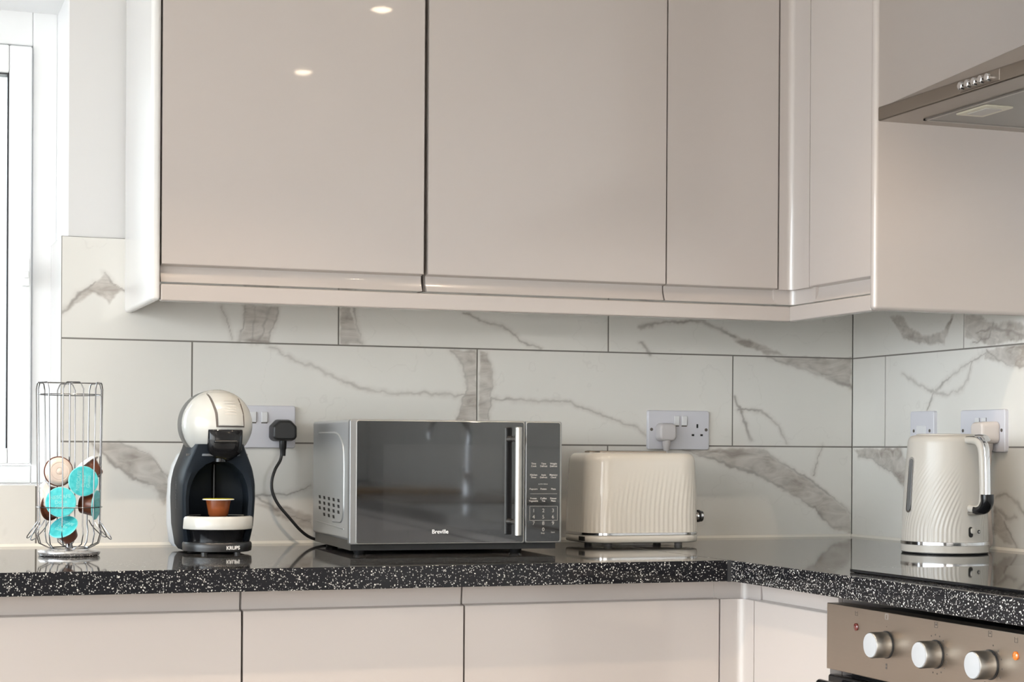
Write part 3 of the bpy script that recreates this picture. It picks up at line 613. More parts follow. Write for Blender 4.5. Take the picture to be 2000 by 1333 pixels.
# ---------------------------------------------------------------- coffee machine
def coffee_machine():
    t = thing('coffee_machine', 'white and black capsule coffee machine with a round head beside the capsule stand', 'coffee machine', (-.0045, -.300, 0), 0)
    cx = -.002
    MB().lathe([(.058, .004), (.0625, .0055), (.0632, .012), (.0632, .0185), (.0615, .0212), (.0001, .0212)], 64, c=(cx, -.008, 0)).build('base_plate', black_plastic, t, smooth=True)
    for x, y in ((-.03, -.045), (.03, -.045), (-.035, .07), (.035, .07)):
        MB().lathe([(.006, 0), (.006, .006)], 16, c=(cx+x, y, 0)).build('foot', black_plastic, t, smooth=True)
    MB().lathe([(.052, .0212), (.050, .0215), (.050, .030), (.055, .046)], 48, c=(cx, .0, 0)).build('pedestal', black_gloss, t, smooth=True)
    MB().lathe([(.0575, .0440), (.0640, .0455), (.0646, .049), (.0646, .0655), (.0630, .0680), (.0585, .0690), (.0580, .0675), (.0001, .0675)], 72, c=(cx, -.008, 0)).build('drip_tray', pearl, t, smooth=True)
    MB().lathe([(.0570, .0676), (.0570, .0684), (.0001, .0684)], 48, c=(cx, -.008, 0)).build('drip_grid', black_gloss, t, smooth=True)
    # body: a horseshoe in plan whose opening narrows to an arch near the top
    def sect(z):
        zz = [0, .012, .05, .10, .130, .155, .175, .190, .200]; ww = [.050, .0590, .0655, .0675, .0665, .0610, .0530, .0465, .0435]
        hw = np.interp(z, zz, ww); iw = np.interp(z, [0, .11, .130, .150, .163, .172, .2], [hw-.0125, hw-.0125, .0505, .0400, .025, .004, .003]); cd = np.interp(z, [0, .14, .163, .172, .2], [.052, .052, .040, .006, .004])
        fr = np.interp(z, [0, .02, .06, .15, .2], [-.004, -.012, -.022, -.030, -.038]); bk = .126; o = []
        r = .020
        o += [(-iw, fr+.003), (-iw, fr+.003+cd)]+[(-iw*.8, fr+cd+.012), (-iw*.3, fr+cd+.018), (iw*.3, fr+cd+.018), (iw*.8, fr+cd+.012)]+[(iw, fr+.003+cd), (iw, fr+.003)]
        o += [((iw+hw)/2, fr-.001), (hw-.003, fr+.001), (hw, fr+.006), (hw, bk*.5)]
        for k in range(5):
            a = k*PI/8; o.append((hw-r+r*math.cos(a), bk-r+r*math.sin(a)))
        for k in range(5):
            a = PI/2+k*PI/8; o.append((-hw+r+r*math.cos(a), bk-r+r*math.sin(a)))
        o += [(-hw, bk*.5), (-hw, fr+.006), (-hw+.003, fr+.001), (-(iw+hw)/2, fr-.001)]
        return [(x+cx, y, z) for x, y in o]
    MB().loft([sect(z) for z in [.003, .006, .012, .02, .035, .05, .075, .10, .115, .125, .135, .145, .152, .158, .163, .167, .171, .176, .184, .192, .200]]).build('body', blue_black, t, smooth=True, angle=35)
    # inner back wall and spout
    MB().lathe([(.0115, .168), (.0105, .180), (.012, .19)], 24, c=(cx, -.034, 0)).build('nozzle', black_gloss, t, smooth=True)
    MB().box(-.0035+cx, .022, .070, .0035+cx, .040, .165).build('column', black_gloss, t, bevel=.003)
    # water tank at the back
    tk = []
    for z, k in ((.006, .82), (.015, .93), (.05, 1.0), (.10, 1.0), (.135, .96), (.160, .86), (.180, .70), (.188, .55)):
        tk.append([(cx-.0045+x*k, .138+y*(.6+.4*k), z) for x, y in rrect(.128, .068, .030, n=6)])
    MB().loft(tk).build('water_tank', tankw, t, smooth=True)
    # round head
    hc = (cx+.0020, .020, .2365)
    MB().lathe([(.0001, .072), (.040, .071), (.058, .060), (.0635, .045), (.0640, .010), (.0632, .000)], 64, 'y', hc).build('head_housing', mat('grey_trim', (.07, .075, .075), .3, .2), t, smooth=True)
    prof = [(.0630, .0005), (.0640, -.003), (.0645, -.012), (.0632, -.024), (.0595, -.037), (.0520, -.050), (.0420, -.0605), (.0300, -.068), (.0160, -.0725), (.0001, -.074)]
    shell = MB().lathe(prof, 72, 'y', hc, cap0=False, cap1=False)
    shell.build('head_shell', pearl, t, smooth=True)
    def surf(x, z, off):
        r = min(math.hypot(x, z), .0638); rs = [p[0] for p in prof][::-1]; hs = [p[1] for p in prof][::-1]
        return (hc[0]+x, hc[1]+float(np.interp(r, rs, hs))-off, hc[2]+z)
    def patch(name, m, xl, xr, z0, z1, off, th, nx=14, nz=18, par=t, bev=0):
        g = []; b = MB(); vs = []; fs = []
        for j in range(nz+1):
            z = z0+(z1-z0)*j/nz; a, c = xl(z), xr(z)
            for i in range(nx+1):
                x = a+(c-a)*i/nx; vs.append(surf(x, z, off))
        n = len(vs); vs += [(p[0], p[1]+th, p[2]) for p in vs]
        for j in range(nz):
            for i in range(nx):
                k = j*(nx+1)+i; fs.append((k, k+1, k+nx+2, k+nx+1)); fs.append((n+k, n+k+nx+1, n+k+nx+2, n+k+1))
        edge = [i for i in range(nx+1)]+[j*(nx+1)+nx for j in range(1, nz+1)]+[nz*(nx+1)+i for i in range(nx-1, -1, -1)]+[j*(nx+1) for j in range(nz-1, 0, -1)]
        for q in range(len(edge)):
            u, v = edge[q], edge[(q+1) % len(edge)]; fs.append((u, v, n+v, n+u))
        return b.add(vs, fs).build(name, m, par, smooth=True, angle=40)
    patch('lever_gap', print_dark, lambda z: np.interp(z, [-.006, .02, .05, .06], [-.0130, -.0150, -.0225, -.027]), lambda z: np.interp(z, [-.006, .02, .05, .06], [.0408, .0400, .0338, .0295]), -.0058, .0580, .0004, .004)
    lv = patch('lever', pearl, lambda z: np.interp(z, [-.006, .02, .05, .06], [-.0092, -.0105, -.0190, -.0240]), lambda z: np.interp(z, [-.006, .02, .05, .06], [.0385, .0368, .0306, .0265]), -.0030, .0590, .0032, .006)
    for k in range(6):
        z = .018+k*.0048; patch('grip_ridge', print_light if k > 3 else cream, lambda q: .002, lambda q: .024, z, z+.0009, .0038, .001, 8, 1, lv)
    patch('lever_lip', pearl, lambda z: -.0085, lambda z: .0372, -.0022, .0030, .0052, .006, 10, 3, lv)
    # capsule drawer
    dr = []
    for z, w_, d in ((-.066, .0130, -.060), (-.060, .0200, -.066), (-.0545, .0270, -.070), (-.047, .0305, -.073), (-.013, .0315, -.0765), (-.0100, .0312, -.0745)):
        dr.append([(hc[0]+.0045+x, hc[1]+y, hc[2]+z) for x, y in ((-w_, -.030), (-w_, d+.006), (-w_+.003, d+.0012), (-w_*.5, d-.0015), (0, d-.0022), (w_*.5, d-.0015), (w_-.003, d+.0012), (w_, d+.006), (w_, -.030))])
    d_ = MB().loft(dr).build('capsule_drawer', black_gloss, t, smooth=True, angle=50)
    MB().box(hc[0]-.018, hc[1]-.0850, hc[2]-.0345, hc[0]+.024, hc[1]-.070, hc[2]-.0290).build('drawer_grip', black_plastic, d_, bevel=.0025, seg=3)
    MB().lathe([(.0560, -.058), (.0560, -.0540), (.040, -.0530)], 48, 'z', (hc[0], hc[1]-.012, hc[2])).build('neck_ring', black_gloss, t, smooth=True)
    MB().prism(rrect(.010, .034, .0045, .006, .092), 'x', cx+.0650, cx+.0685).build('power_stripe', mat('red_plastic', (.45, .02, .02), .3), t, bevel=.001)
    text('brand_mark', 'KRUPS', .0092, print_white, t, (cx+.0175, -.0700, .0122), (RX, 0, math.radians(16)), .0003, bold=.00025)
    text('dial_mark', 'DOLCE GUSTO', .0085, mat('print_steel', (.06, .07, .08), .4), t, (cx-.0682, .038, .11), (RX, -PI/2, -PI/2), .0002)
coffee_machine()
capsule('orange brown coffee capsule with a yellow green lid standing on the coffee machine tray', (-.0065, -.318, .0684+.0285*1.08), (0, 0, 0), limey, orange_brown, mark=False, scale=1.08, top=lidwhite)

# ---------------------------------------------------------------- microwave
def microwave():
    a = math.radians(-3.0); W_ = .405; D_ = .362
    t = thing('microwave', 'silver microwave with a black mirrored door and a vertical bar handle', 'microwave', (.2095, -.437, 0), a)
    b = MB().prism(rrect(W_-.004, .222, .006, W_/2, .136), 'y', .014, D_).build('housing', silver, t, bevel=.0015)
    MB().box(.006, .018, .0075, W_-.006, D_-.004, .0262).build('underside', black_plastic, t)
    for x, y in ((.03, .05), (W_-.075, .05), (.03, D_-.05), (W_-.06, D_-.05)):
        MB().lathe([(.010, 0), (.012, .004), (.012, .0135)], 20, c=(x, y, 0)).build('foot', black_plastic, t, smooth=True)
    # pressed line and vents on the left side
    z0, z1 = .060, .218
    path = [(.300, .2235), (.150, .2230)]+[(.150-.085*math.sin(k*PI/12), .2230-.035*(1-math.cos(k*PI/12))) for k in range(1, 7)]+[(.062, .15), (.062, .085)]+[(.062+.03*(1-math.cos(k*PI/12)), .085-.028*math.sin(k*PI/12)) for k in range(1, 7)]+[(.16, .0555)]
    MB().tube([(.0022, y, z) for y, z in path], .0022, 8).build('pressed_rib', silver, t, smooth=True)
    MB().tube([(.0022, .325, .0500), (.0022, .06, .0450)], .0015, 8).build('pressed_rib', silver, t, smooth=True)
    for r_ in range(4):
        for c_ in range(5):
            if r_ == 3 and c_ in (0, 4): continue
            y = .290-c_*.0455; z = .0985-r_*.0108-c_*.0006
            MB().prism([(y-.010, z-.003), (y+.006, z-.003), (y+.010, z+.003), (y-.006, z+.003)], 'x', .0014, .004).build('vent_hole', dark_slot, t)
    # front: frame, door glass, control panel
    FR = .019; TP = .2465; XD = .3325
    MB().prism(rrect(XD-.0, TP-FR, .004, XD/2, (TP+FR)/2), 'y', .0, .018).build('door', silver2, t, bevel=.0018)
    MB().prism(rrect(XD-.0130, TP-FR-.0020, .0045, XD/2+.0052, (TP+FR)/2), 'y', -.0006, .004).build('door_trim', alu, t, bevel=.0005)
    MB().prism(rrect(XD-.0155, TP-FR-.0050, .004, XD/2+.0048, (TP+FR)/2), 'y', -.0012, .004).build('door_glass', mirror_glass, t, bevel=.0006)
    MB().box(.062, -.00135, .045, XD-.045, -.0011, TP-.045).build('inner_window', mat('door_mesh', (.016, .016, .017), .05, spec=.6, coat=1), t)
    MB().prism(rrect(W_-XD-.001, TP-FR, .004, (XD+W_)/2+.0005, (TP+FR)/2), 'y', .0005, .018).build('control_frame', silver2, t, bevel=.0015)
    MB().prism(rrect(W_-XD-.0040, TP-FR-.0028, .0045, (XD+W_)/2-.0002, (TP+FR)/2), 'y', -.0003, .004).build('control_trim', alu, t, bevel=.0003)
    cp = MB().prism(rrect(W_-XD-.0065, TP-FR-.0055, .004, (XD+W_)/2-.0005, (TP+FR)/2), 'y', -.0008, .004).build('control_panel', mirror_glass, t, bevel=.0006)
    cp2 = (XD+W_)/2
    rows = [(.1650, ('Time\nCook', 'Time\nDefrost', 'Weight\nDefrost')), (.1440, ('Kitchen\nTimer', 'Auto\nDefrost', 'Memory\nClock')), (.1200, ('Popcorn', 'Potato', 'Pizza')), (.1000, ('Frozen\nVegetable', 'Coffee\nTea', 'Dinner\nPlate'))]
    for z, ws in rows:
        for k, s_ in enumerate(ws):
            text('key_label', s_, .0046, print_light, cp, (cp2+(k-1)*.0195, -.0011, z), (RX, 0, 0), .0001, bold=.0001)
    text('key_label', 'AUTO MENU', .0032, print_light, cp, (cp2-.001, -.0011, .1290), (RX, 0, 0), .0001)
    for k in range(1, 10):
        r_, c_ = divmod(k-1, 3)
        text('number_key', str(k), .0095, print_light, cp, (cp2+(c_-1)*.0190, -.0011, .0795-r_*.0118), (RX, 0, 0), .0001)
    text('number_key', '0', .0095, print_light, cp, (cp2, -.0011, .0795-3*.0118), (RX, 0, 0), .0001)
    text('key_label', 'Stop', .0040, print_light, cp, (cp2-.001, -.0011, .0375), (RX, 0, 0), .0001)
    text('key_label', 'Start', .0040, print_light, cp, (cp2+.019, -.0011, .0390), (RX, 0, 0), .0001)
    MB().box(cp2-.026, -.0011, .1108, cp2+.027, -.0007, .1113).build('key_rule', print_light, cp)
    fr = MB(); q = (cp2-.027, cp2+.0275, .0610, .0875)
    fr.box(q[0], -.0011, q[2], q[1], -.0007, q[2]+.0005).box(q[0], -.0011, q[3], q[1], -.0007, q[3]+.0005).box(q[0], -.0011, q[2], q[0]+.0005, -.0007, q[3]).box(q[1], -.0011, q[2], q[1]+.0005, -.0007, q[3])
    fr.build('key_rule', print_light, cp)
    text('brand_mark', 'Breville', .0105, print_white, t, (.1695, -.0015, .0415), (RX, 0, 0), .0001, bold=.00015)
    # handle
    hx = .3095
    h = MB().lathe([(.0058, .034), (.0070, .0352), (.0070, .2340), (.0058, .2352)], 32, c=(hx, -.034, 0)).build('handle', alu, t, smooth=True)
    for z in (.0585, .2130):
        MB().lathe([(.0062, -.034), (.0062, -.016), (.0045, -.012), (.0045, -.0012)], 24, 'y', (hx, 0, z)).build('handle_post', alu, h, smooth=True)
microwave()

# ---------------------------------------------------------------- toaster
foot_grey = mat('foot_grey', (.20, .19, .18), .45)
def toaster():
    t = thing('toaster', 'cream toaster with wavy ribbed sides standing under the double socket', 'toaster', (.8710, -.2000, 0), 0)
    LX, WY, R = .253, .172, .050
    def ringp(z, s=1., grow=0., rib=0., n=26, straight=30):
        o = []; L2, W2, r = LX/2*s+grow, WY/2*s+grow, R*s+grow; per = []
        segs = [((L2, -W2+r), (L2, W2-r), 0), ((L2-r, W2-r), None, 0), ((L2-r, W2), (-L2+r, W2), 90), ((-L2+r, W2-r), None, 90), ((-L2, W2-r), (-L2, -W2+r), 180), ((-L2+r, -W2+r), None, 180), ((-L2+r, -W2), (L2-r, -W2), 270), ((L2-r, -W2+r), None, 270)]
        u = 0.
        for p, q, a0 in segs:
            if q is None:
                arc = r*PI/2; k = 34
                for i in range(k):
                    an = math.radians(a0)+PI/2*i/k; nx, ny = math.cos(an), math.sin(an); per.append((p[0]+r*nx, p[1]+r*ny, nx, ny, u+arc*i/k))
                u += arc
            else:
                ln = math.hypot(q[0]-p[0], q[1]-p[1]); k = max(2, int(ln/.0016)) ; k = 90 if abs(p[1]-q[1]) < 1e-6 else 44
                nx, ny = math.cos(math.radians(a0)), math.sin(math.radians(a0))
                for i in range(k): per.append((p[0]+(q[0]-p[0])*i/k, p[1]+(q[1]-p[1])*i/k, nx, ny, u+ln*i/k))
                u += ln
        for x, y, nx, ny, uu in per:
            d = 0.
            if rib > 0:
                un = uu/u; ph = 2*PI*(74*un)
                tw = 9.0*max(0., (z-.060)/.1)**1.6
                d = rib*math.cos(ph-tw)*float(np.clip((x+.165-(z-.03)*.75)/.07, .15, 1) if ny < .2 else 1)
            o.append((x+nx*d, y+ny*d, z))
        return o
    rings = []
    zs = np.concatenate([np.linspace(.0275, .170, 64), [.174, .178, .1815, .1845, .1868, .1880, .1885]])
    for z in zs:
        s = np.interp(z, [.0275, .10, .172, .19], [1.0, .988, .962, .956]); rib = .00058*float(np.interp(z, [.027, .034, .11, .160], [.7, 1, .75, 0]))
        g = -float(np.interp(z, [.170, .174, .178, .1815, .1845, .1868, .1880, .1885], [0, .0004, .0014, .003, .0055, .009, .013, .018]))
        rings.append(ringp(z, s, g, rib))
    MB().loft(rings).build('body', cream, t, smooth=True, angle=80)
    MB().loft([ringp(.0225, 1, .0006), ringp(.0228, 1, .0014), ringp(.0270, 1, .0014), ringp(.0278, 1, -.001)]).build('chrome_band', chrome, t, smooth=True)
    MB().loft([ringp(.0065, 1, -.006), ringp(.0080, 1, -.0012), ringp(.0100, 1, .0002), ringp(.0200, 1, .0006), ringp(.0225, 1, -.0006)]).build('base', cream, t, smooth=True)
    for x in (-.074, .082):
        for y in (-.052, .052): MB().lathe([(.0080, 0), (.0085, .0075)], 20, c=(x, y, 0)).build('foot', foot_grey, t, smooth=True)
    for y in (-.028, .028): MB().box(-.088, y-.013, .1870, .060, y+.013, .1918).build('slot_collar', steel, t, bevel=.001); MB().box(-.084, y-.010, .1870, .056, y+.010, .1922).build('bread_slot', dark_slot, t)
    MB().lathe([(.0001, .012), (.0085, .012), (.0115, .010), (.0118, .004), (.0085, 0), (.006, -.004)], 28, 'x', (LX/2-.001, -.050, .059)).build('browning_dial', chrome, t, smooth=True)
    MB().lathe([(.0095, .0), (.0125, .0004), (.0125, .0038), (.0095, .004)], 28, 'x', (LX/2-.0005, -.050, .059)).build('dial_ring', black_plastic, t, smooth=True)
    MB().box(LX/2-.006, -.008, .105, LX/2+.012, .022, .113).build('lever', black_plastic, t, bevel=.002)
    MB().box(-LX/2-.0012, -.052, .0105, -LX/2+.004, -.026, .0195).build('cord_recess', dark_slot, t, bevel=.001)
toaster()

# ---------------------------------------------------------------- kettle
def kettle():
    t = thing('kettle', 'cream kettle with twisted ribs and a chrome D handle on the right worktop', 'kettle', (1.3367, -.633, 0), 0)
    vd = math.atan2(math.cos(math.radians(33.6)), math.sin(math.radians(33.6)))+PI        # towards the viewer
    ang = lambda d: vd+math.radians(d)
    n = 480
    MB().lathe([(.0785, .0), (.0815, .0015), (.0815, .0020)], 96).build('base_ring', black_plastic, t, smooth=True)
    MB().lathe([(.0800, .0022), (.0822, .0035), (.0825, .0160), (.0815, .0170)], 96).build('power_base', cream2, t, smooth=True)
    MB().lathe([(.0815, .0168), (.0830, .0175), (.0830, .0232), (.0815, .0240)], 96).build('chrome_band', chrome, t, smooth=True)
    zs = np.concatenate([np.linspace(.0238, .212, 90), [.2150, .2180, .2205, .2225, .2240, .2250, .2255]])
    rings = []
    for z in zs:
        r0 = np.interp(z, [.0238, .08, .15, .212, .215, .218, .2205, .2225, .224, .225, .2255], [.0812, .0795, .0755, .0708, .0703, .0694, .0680, .0660, .0636, .0605, .056])
        am = .00042*float(np.interp(z, [.024, .03, .13, .185], [.6, 1, .9, 0])); tw = 1.15*max(0., (z-.045)/.16)**1.5
        ring = []
        for i in range(n):
            th = 2*PI*i/n; dd = (th-vd+PI) % (2*PI)-PI
            fade = 1-float(np.interp(abs(dd-math.radians(38)), [.22, .42], [1, 0]))      # smooth patch round the handle and switch
            r = r0+am*fade*math.cos(62*(th-tw)); ring.append((r*math.cos(th), r*math.sin(th), z))
        rings.append(ring)
    MB().loft(rings).build('body', cream2, t, smooth=True, angle=80)
    MB().lathe([(.055, .2252), (.0545, .2275), (.050, .2285), (.0001, .2290)], 72).build('lid', cream2, t, smooth=True)
    # spout on the far side
    sa = ang(38+180); c_, s_ = math.cos(sa), math.sin(sa)
    sp = []
    for z, o_ in ((.172, .000), (.190, .008), (.207, .016), (.2225, .022)):
        sp.append([(c_*.060-s_*.024, s_*.060+c_*.024, z), (c_*(.066+o_*.6)-s_*.013, s_*(.066+o_*.6)+c_*.013, z), (c_*(.070+o_), s_*(.070+o_), z), (c_*(.066+o_*.6)+s_*.013, s_*(.066+o_*.6)-c_*.013, z), (c_*.060+s_*.024, s_*.060-c_*.024, z)])
    MB().loft(sp).build('spout', cream2, t, smooth=True, angle=50)
    # water window on the left
    def on_body(da, z, out):
        r0 = float(np.interp(z, [.0238, .08, .15, .212], [.0812, .0795, .0755, .0708]))+out; a_ = ang(da); return (r0*math.cos(a_), r0*math.sin(a_), z)
    def stadium(da, z0, z1, hw, out0, out1, n=10):
        outl = []
        for k in range(n+1): a_ = PI*k/n; outl.append((hw*math.cos(a_), z1-hw+hw*math.sin(a_)))
        for k in range(n+1): a_ = PI+PI*k/n; outl.append((hw*math.cos(a_), z0+hw+hw*math.sin(a_)))
        return [[on_body(da+math.degrees(x/.078), z, o_) for x, z in outl] for o_ in (out0, out1)]
    MB().loft(stadium(-57, .078, .184, .0088, -.004, .0020)).build('window_frame', chrome, t, smooth=True)
    MB().loft(stadium(-57, .0815, .1805, .0058, -.004, .0024)).build('water_window', water, t, smooth=True)
    # handle
    ha = ang(39); ux, uy = math.cos(ha), math.sin(ha); tx, ty = -uy, ux
    def H(rad, tan, z): return (ux*rad+tx*tan, uy*rad+ty*tan, z)
    def strip(path, half, name, m, th, par=t, b=.002):
        """path of (radius, z); rounded strip of half-width `half` and thickness th"""
        rings = []; k = len(path)
        for i in range(k):
            p0 = path[max(0, i-1)]; p1 = path[min(k-1, i+1)]; dx, dz = p1[0]-p0[0], p1[1]-p0[1]; l_ = math.hypot(dx, dz); nx, nz = dz/l_, -dx/l_
            hh = half[i] if isinstance(half, list) else half; tt = th[i] if isinstance(th, list) else th
            ring = []
            for j in range(12):
                a_ = 2*PI*j/12; e = .7; cu = math.copysign(abs(math.cos(a_))**e, math.cos(a_)); su = math.copysign(abs(math.sin(a_))**e, math.sin(a_))
                ring.append(H(path[i][0]+nx*tt*su, hh*cu, path[i][1]+nz*tt*su))
            rings.append(ring)
        return MB().loft(rings).build(name, m, par, smooth=True, angle=60)
    sp2 = lambda pts, n=8: [(p[0], p[1]) for p in spline([(x, z, 0) for x, z in pts], n)]
    strip(sp2([(.060, .2155), (.080, .2160), (.098, .2130), (.108, .2030), (.1120, .185), (.1140, .150), (.1150, .118), (.1130, .098), (.1030, .0885), (.088, .0870), (.074, .0880)]), .0110, 'handle_grip', cream2, .0072)
    strip(sp2([(.058, .2205), (.080, .2215), (.102, .2185), (.1155, .2070), (.1195, .187), (.1215, .150), (.1225, .112)]), .0062, 'handle_trim', chrome, .0030)
    strip(sp2([(.1215, .115), (.1210, .100), (.1130, .0890), (.1030, .0850), (.094, .0850)]), .0125, 'handle_foot', black_gloss, .0088)
    strip(sp2([(.098, .0800), (.084, .0780), (.074, .0800)]), .0110, 'handle_bracket', alu, .0040)
    strip(sp2([(.094, .2240), (.110, .2235), (.1190, .2160)], 5), .0085, 'lid_button', chrome, .0032)
    MB().loft(stadium(36, .0330, .0530, .0045, -.003, .0008)).build('switch_slot', dark_slot, t, smooth=True)
    MB().loft(stadium(38.5, .0400, .0510, .0040, -.003, .0045)).build('switch', cream2, t, smooth=True)
    MB().loft(stadium(50.5, .0400, .0470, .0034, -.003, .0010)).build('indicator_ring', black_gloss, t, smooth=True)
    MB().loft(stadium(50.5, .0417, .0453, .0018, -.003, .0018)).build('indicator_lamp', print_light, t, smooth=True)
kettle()

# ---------------------------------------------------------------- hob, oven, hood
t = thing('hob', 'black glass hob set on the right worktop above the oven', 'hob')
MB().prism(rrect(.51, .59, .006, .867+.255, -1.07-.295), 'z', .0006, .0055).build('glass', hob_glass, t, bevel=.001)
MB().box(.873, -1.078, .0, 1.370, -1.652, .0008).build('seal', black_plastic, t)

def oven():
    X = .858; y0, y1 = -1.0175, -1.6120
    t = thing('oven', 'built-in oven with a stainless control panel and silver knobs under the hob', 'oven')
    MB().box(X+.006, y0-.004, -.172, 1.42, y1+.004, -.760).box(X+.045, y0-.004, -.064, 1.42, y1+.004, -.172).build('cabinet_body', black_plastic, t)
    MB().box(X, y0, -.0530, X+.030, y1, -.1600).build('control_panel', steel, t, bevel=.0012)
    MB().box(X+.002, y0, -.1690, X+.022, y1, -.7300).build('door', black_gloss, t, bevel=.004)
    h = MB().tube([(X-.022, y0-.018, -.1830), (X-.022, y1+.018, -.1830)], .0085, 20).build('door_handle', black_gloss, t, smooth=True)
    for y in (y0-.05, y1+.05): MB().tube([(X-.022, y, -.183), (X+.003, y, -.183)], .006, 12).build('handle_post', black_gloss, h, smooth=True)
    ky = [-1.1985, -1.3330, -1.4665]; zk = -.1030
    for i, y in enumerate(ky):
        k = MB().lathe([(.0195, .0), (.0200, -.001), (.0200, -.0275), (.0185, -.0290)], 48, 'x', (X, y, zk), cap1=False).build('knob', alu, t, smooth=True, angle=50)
        MB().lathe([(.0190, -.0284), (.0182, -.0300), (.012, -.0309), (.0001, -.0311)], 48, 'x', (X, y, zk)).build('knob_face', knobface, k, smooth=True)
        MB().lathe([(.0212, .0002), (.0212, -.0012), (.0196, -.0014)], 48, 'x', (X, y, zk)).build('knob_ring', black_plastic, k, smooth=True)
        m = MB()
        if i:
            for j in range(11 if i == 1 else 8):
                an = math.radians((115-22*j) if i == 1 else (75-27*j)); yy = y-.0285*math.cos(an); zz = zk+.0285*math.sin(an)
                m.box(X-.0003, yy-.0011, zz-.0011, X+.001, yy+.0011, zz+.0011)
        else:
            m.box(X-.0003, y-.002, zk-.0375, X+.001, y+.002, zk-.0335).box(X-.0003, y-.002, zk-.0325, X+.001, y+.002, zk-.0290).box(X-.0003, y-.001, zk+.027, X+.001, y+.001, zk+.028)
        m.build('dial_marks', print_dark, t)
        # little square pictogram above each knob
        zz = zk+.0430; yq = y+.0; s_ = .0042; p = MB()
        for a_, b_, c_2, d_2 in ((-s_, -s_, s_, -s_+.0007), (-s_, s_-.0007, s_, s_), (-s_, -s_, -s_+.0007, s_), (s_-.0007, -s_, s_, s_)): p.box(X-.0003, yq+a_, zz+b_, X+.001, yq+c_2, zz+d_2)
        if i: p.box(X-.0003, yq-.0018, zz-.002+i*.001, X+.001, yq+.0018, zz+.002)
        p.build('pictogram', print_light if i == 0 else print_dark, t)
    for y, z, m_, lab in ((-1.1100, -.0842, redm, 'dark red'), (-1.5265, -.0840, orangem, 'orange')):
        o = MB().lathe([(.0062, .0), (.0060, -.0018), (.004, -.0032), (.0001, -.0037)], 24, 'x', (X, y, z)).build('indicator_lamp', m_, t, smooth=True); o['label'] = lab+' indicator lamp'
        p = MB(); zz = z+.0215; s_ = .0036
        p.box(X-.0003, y-s_, zz-s_, X+.001, y+s_, zz-s_+.0006).box(X-.0003, y-s_, zz-s_, X+.001, y-s_+.0006, zz+s_).box(X-.0003, y+s_-.0006, zz-s_, X+.001, y+s_, zz+s_).box(X-.0003, y-.0018, zz+.0012, X+.001, y+.0018, zz+.0018)
        p.build('pictogram', print_dark, t)
oven()

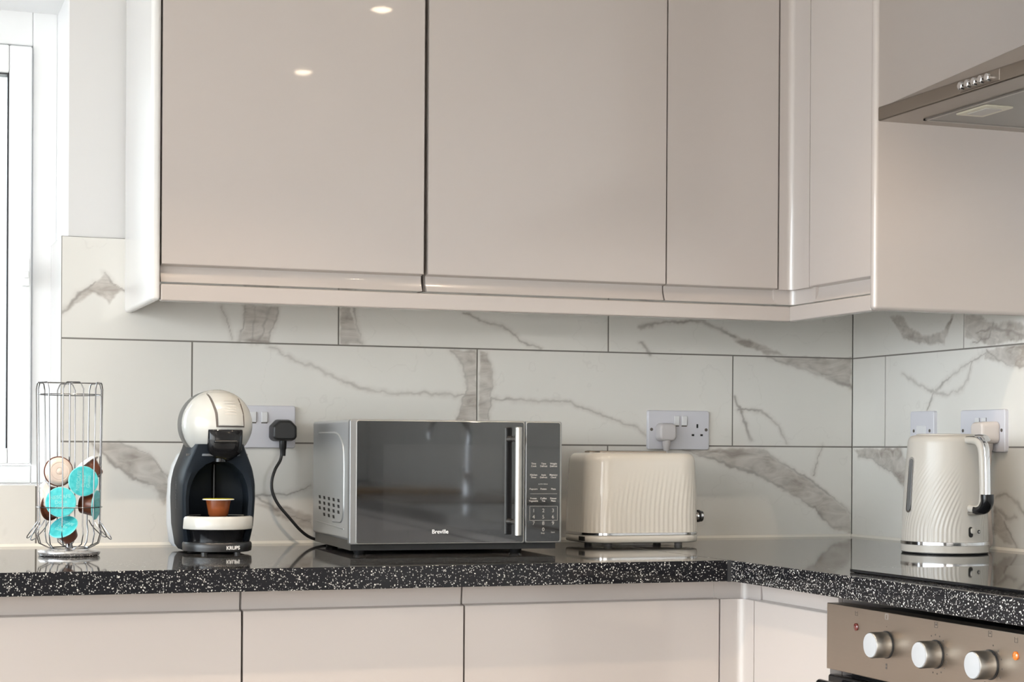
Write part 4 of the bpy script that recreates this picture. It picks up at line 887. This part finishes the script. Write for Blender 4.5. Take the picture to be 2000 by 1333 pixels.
def hood():
    X0, X1, Y0, Y1, Z0, Z1 = .960, XC+.004, -.996, -1.596, .742, .766
    t = thing('cooker_hood', 'stainless steel cooker hood with a sloping canopy on the right wall', 'cooker hood')
    MB().box(X0, Y0, Z0, X1, Y1, Z1).build('canopy_rim', hood_steel, t, bevel=.003)
    MB().loft([[(X0+.004, Y0-.004, Z1-.001), (X0+.004, Y1+.004, Z1-.001), (X1, Y1+.004, Z1-.001), (X1, Y0-.004, Z1-.001)],
               [(1.25, -1.18, .905), (1.25, -1.412, .905), (X1, -1.412, .905), (X1, -1.18, .905)]]).build('canopy', hood_steel, t, bevel=.002)
    MB().box(1.252, -1.182, .90, X1, -1.410, 1.45).build('chimney', hood_steel, t, bevel=.002)
    fr = MB(); a, b, c, d = 1.02, 1.47, -1.040, -1.552
    fr.box(a, c, Z0-.0025, b, c-.006, Z0+.001).box(a, d+.006, Z0-.0025, b, d, Z0+.001).box(a, c, Z0-.0025, a+.006, d, Z0+.001).box(b-.006, c, Z0-.0025, b, d, Z0+.001)
    fr.build('filter_frame', alu, t)
    MB().box(a+.006, c-.006, Z0-.0010, b-.006, d+.006, Z0+.001).build('grease_filter', grille, t)
    for y in (-1.15, -1.42):
        l = MB().prism(rrect(.052, .085, .004, 1.062, y), 'z', Z0-.0036, Z0).build('lamp', lensm, t, bevel=.001)
        MB().prism(rrect(.030, .055, .003, 1.062, y), 'z', Z0-.0046, Z0-.0035).build('lamp_cover', print_light, l)
    bp = MB().box(X0-.0012, -1.2350, Z0+.0035, X0+.002, -1.3360, Z1-.003).build('button_panel', hood_steel, t, bevel=.0008)
    for k in range(5):
        y = -1.2440-k*.0172
        MB().lathe([(.0062, -.0010), (.0060, -.0085), (.0048, -.0095), (.0001, -.0095)], 24, 'x', (X0, y, (Z0+Z1)/2)).build('button', chrome, t, smooth=True)
hood()

# ---------------------------------------------------------------- sink further along the right run (mirrored in the microwave door)
def sink():
    t = thing('sink', 'stainless steel sink with ribbed drainer set in the worktop behind the viewer', 'sink')
    a, b, y0, y1 = .89, 1.42, -3.45, -4.55
    s = MB().box(a, y0, .0006, b, y0-.04, .0035).box(a, y1+.04, .0006, b, y1, .0035).box(a, y0, .0006, a+.03, y1, .0035).box(b-.06, y0, .0006, b, y1, .0035).box(a, y0-.04, .0006, b, y0-.42, .0028)
    s.build('rim', steel, t, bevel=.001)
    r = MB()
    for k in range(9): r.box(a+.05+k*.042, y0-.05, .0028, a+.062+k*.042, y0-.41, .0048)
    r.build('drainer_ribs', steel, t, bevel=.001)
    MB().box(a+.03, y0-.42, .0008, b-.06, y1+.04, .0014).build('bowl', hood_steel, t)
    tp = thing('mixer_tap', 'chrome mixer tap with a swan neck standing behind the sink', 'tap', (1.22, -3.95, .0035))
    MB().lathe([(.026, 0), (.026, .008), (.020, .012), (.020, .09), (.014, .10)], 32).build('tap_body', chrome, tp, smooth=True)
    MB().tube(spline([(0, 0, .09), (0, 0, .20), (0, 0, .27), (-.05, 0, .33), (-.12, 0, .32), (-.15, 0, .26), (-.152, 0, .23)], 8), .011, 16).build('tap_spout', chrome, tp, smooth=True)
    MB().tube([(0, -.018, .06), (0, -.05, .075), (0, -.09, .12)], .006, 12).build('tap_lever', chrome, tp, smooth=True)
    bo = MB().box(.90, -4.75, .001, 1.40, -5.3, .020).build('chopping_board', wood, None, bevel=.003)
    tag(bo, 'wooden chopping board lying on the worktop beside the sink', 'chopping board')
sink()
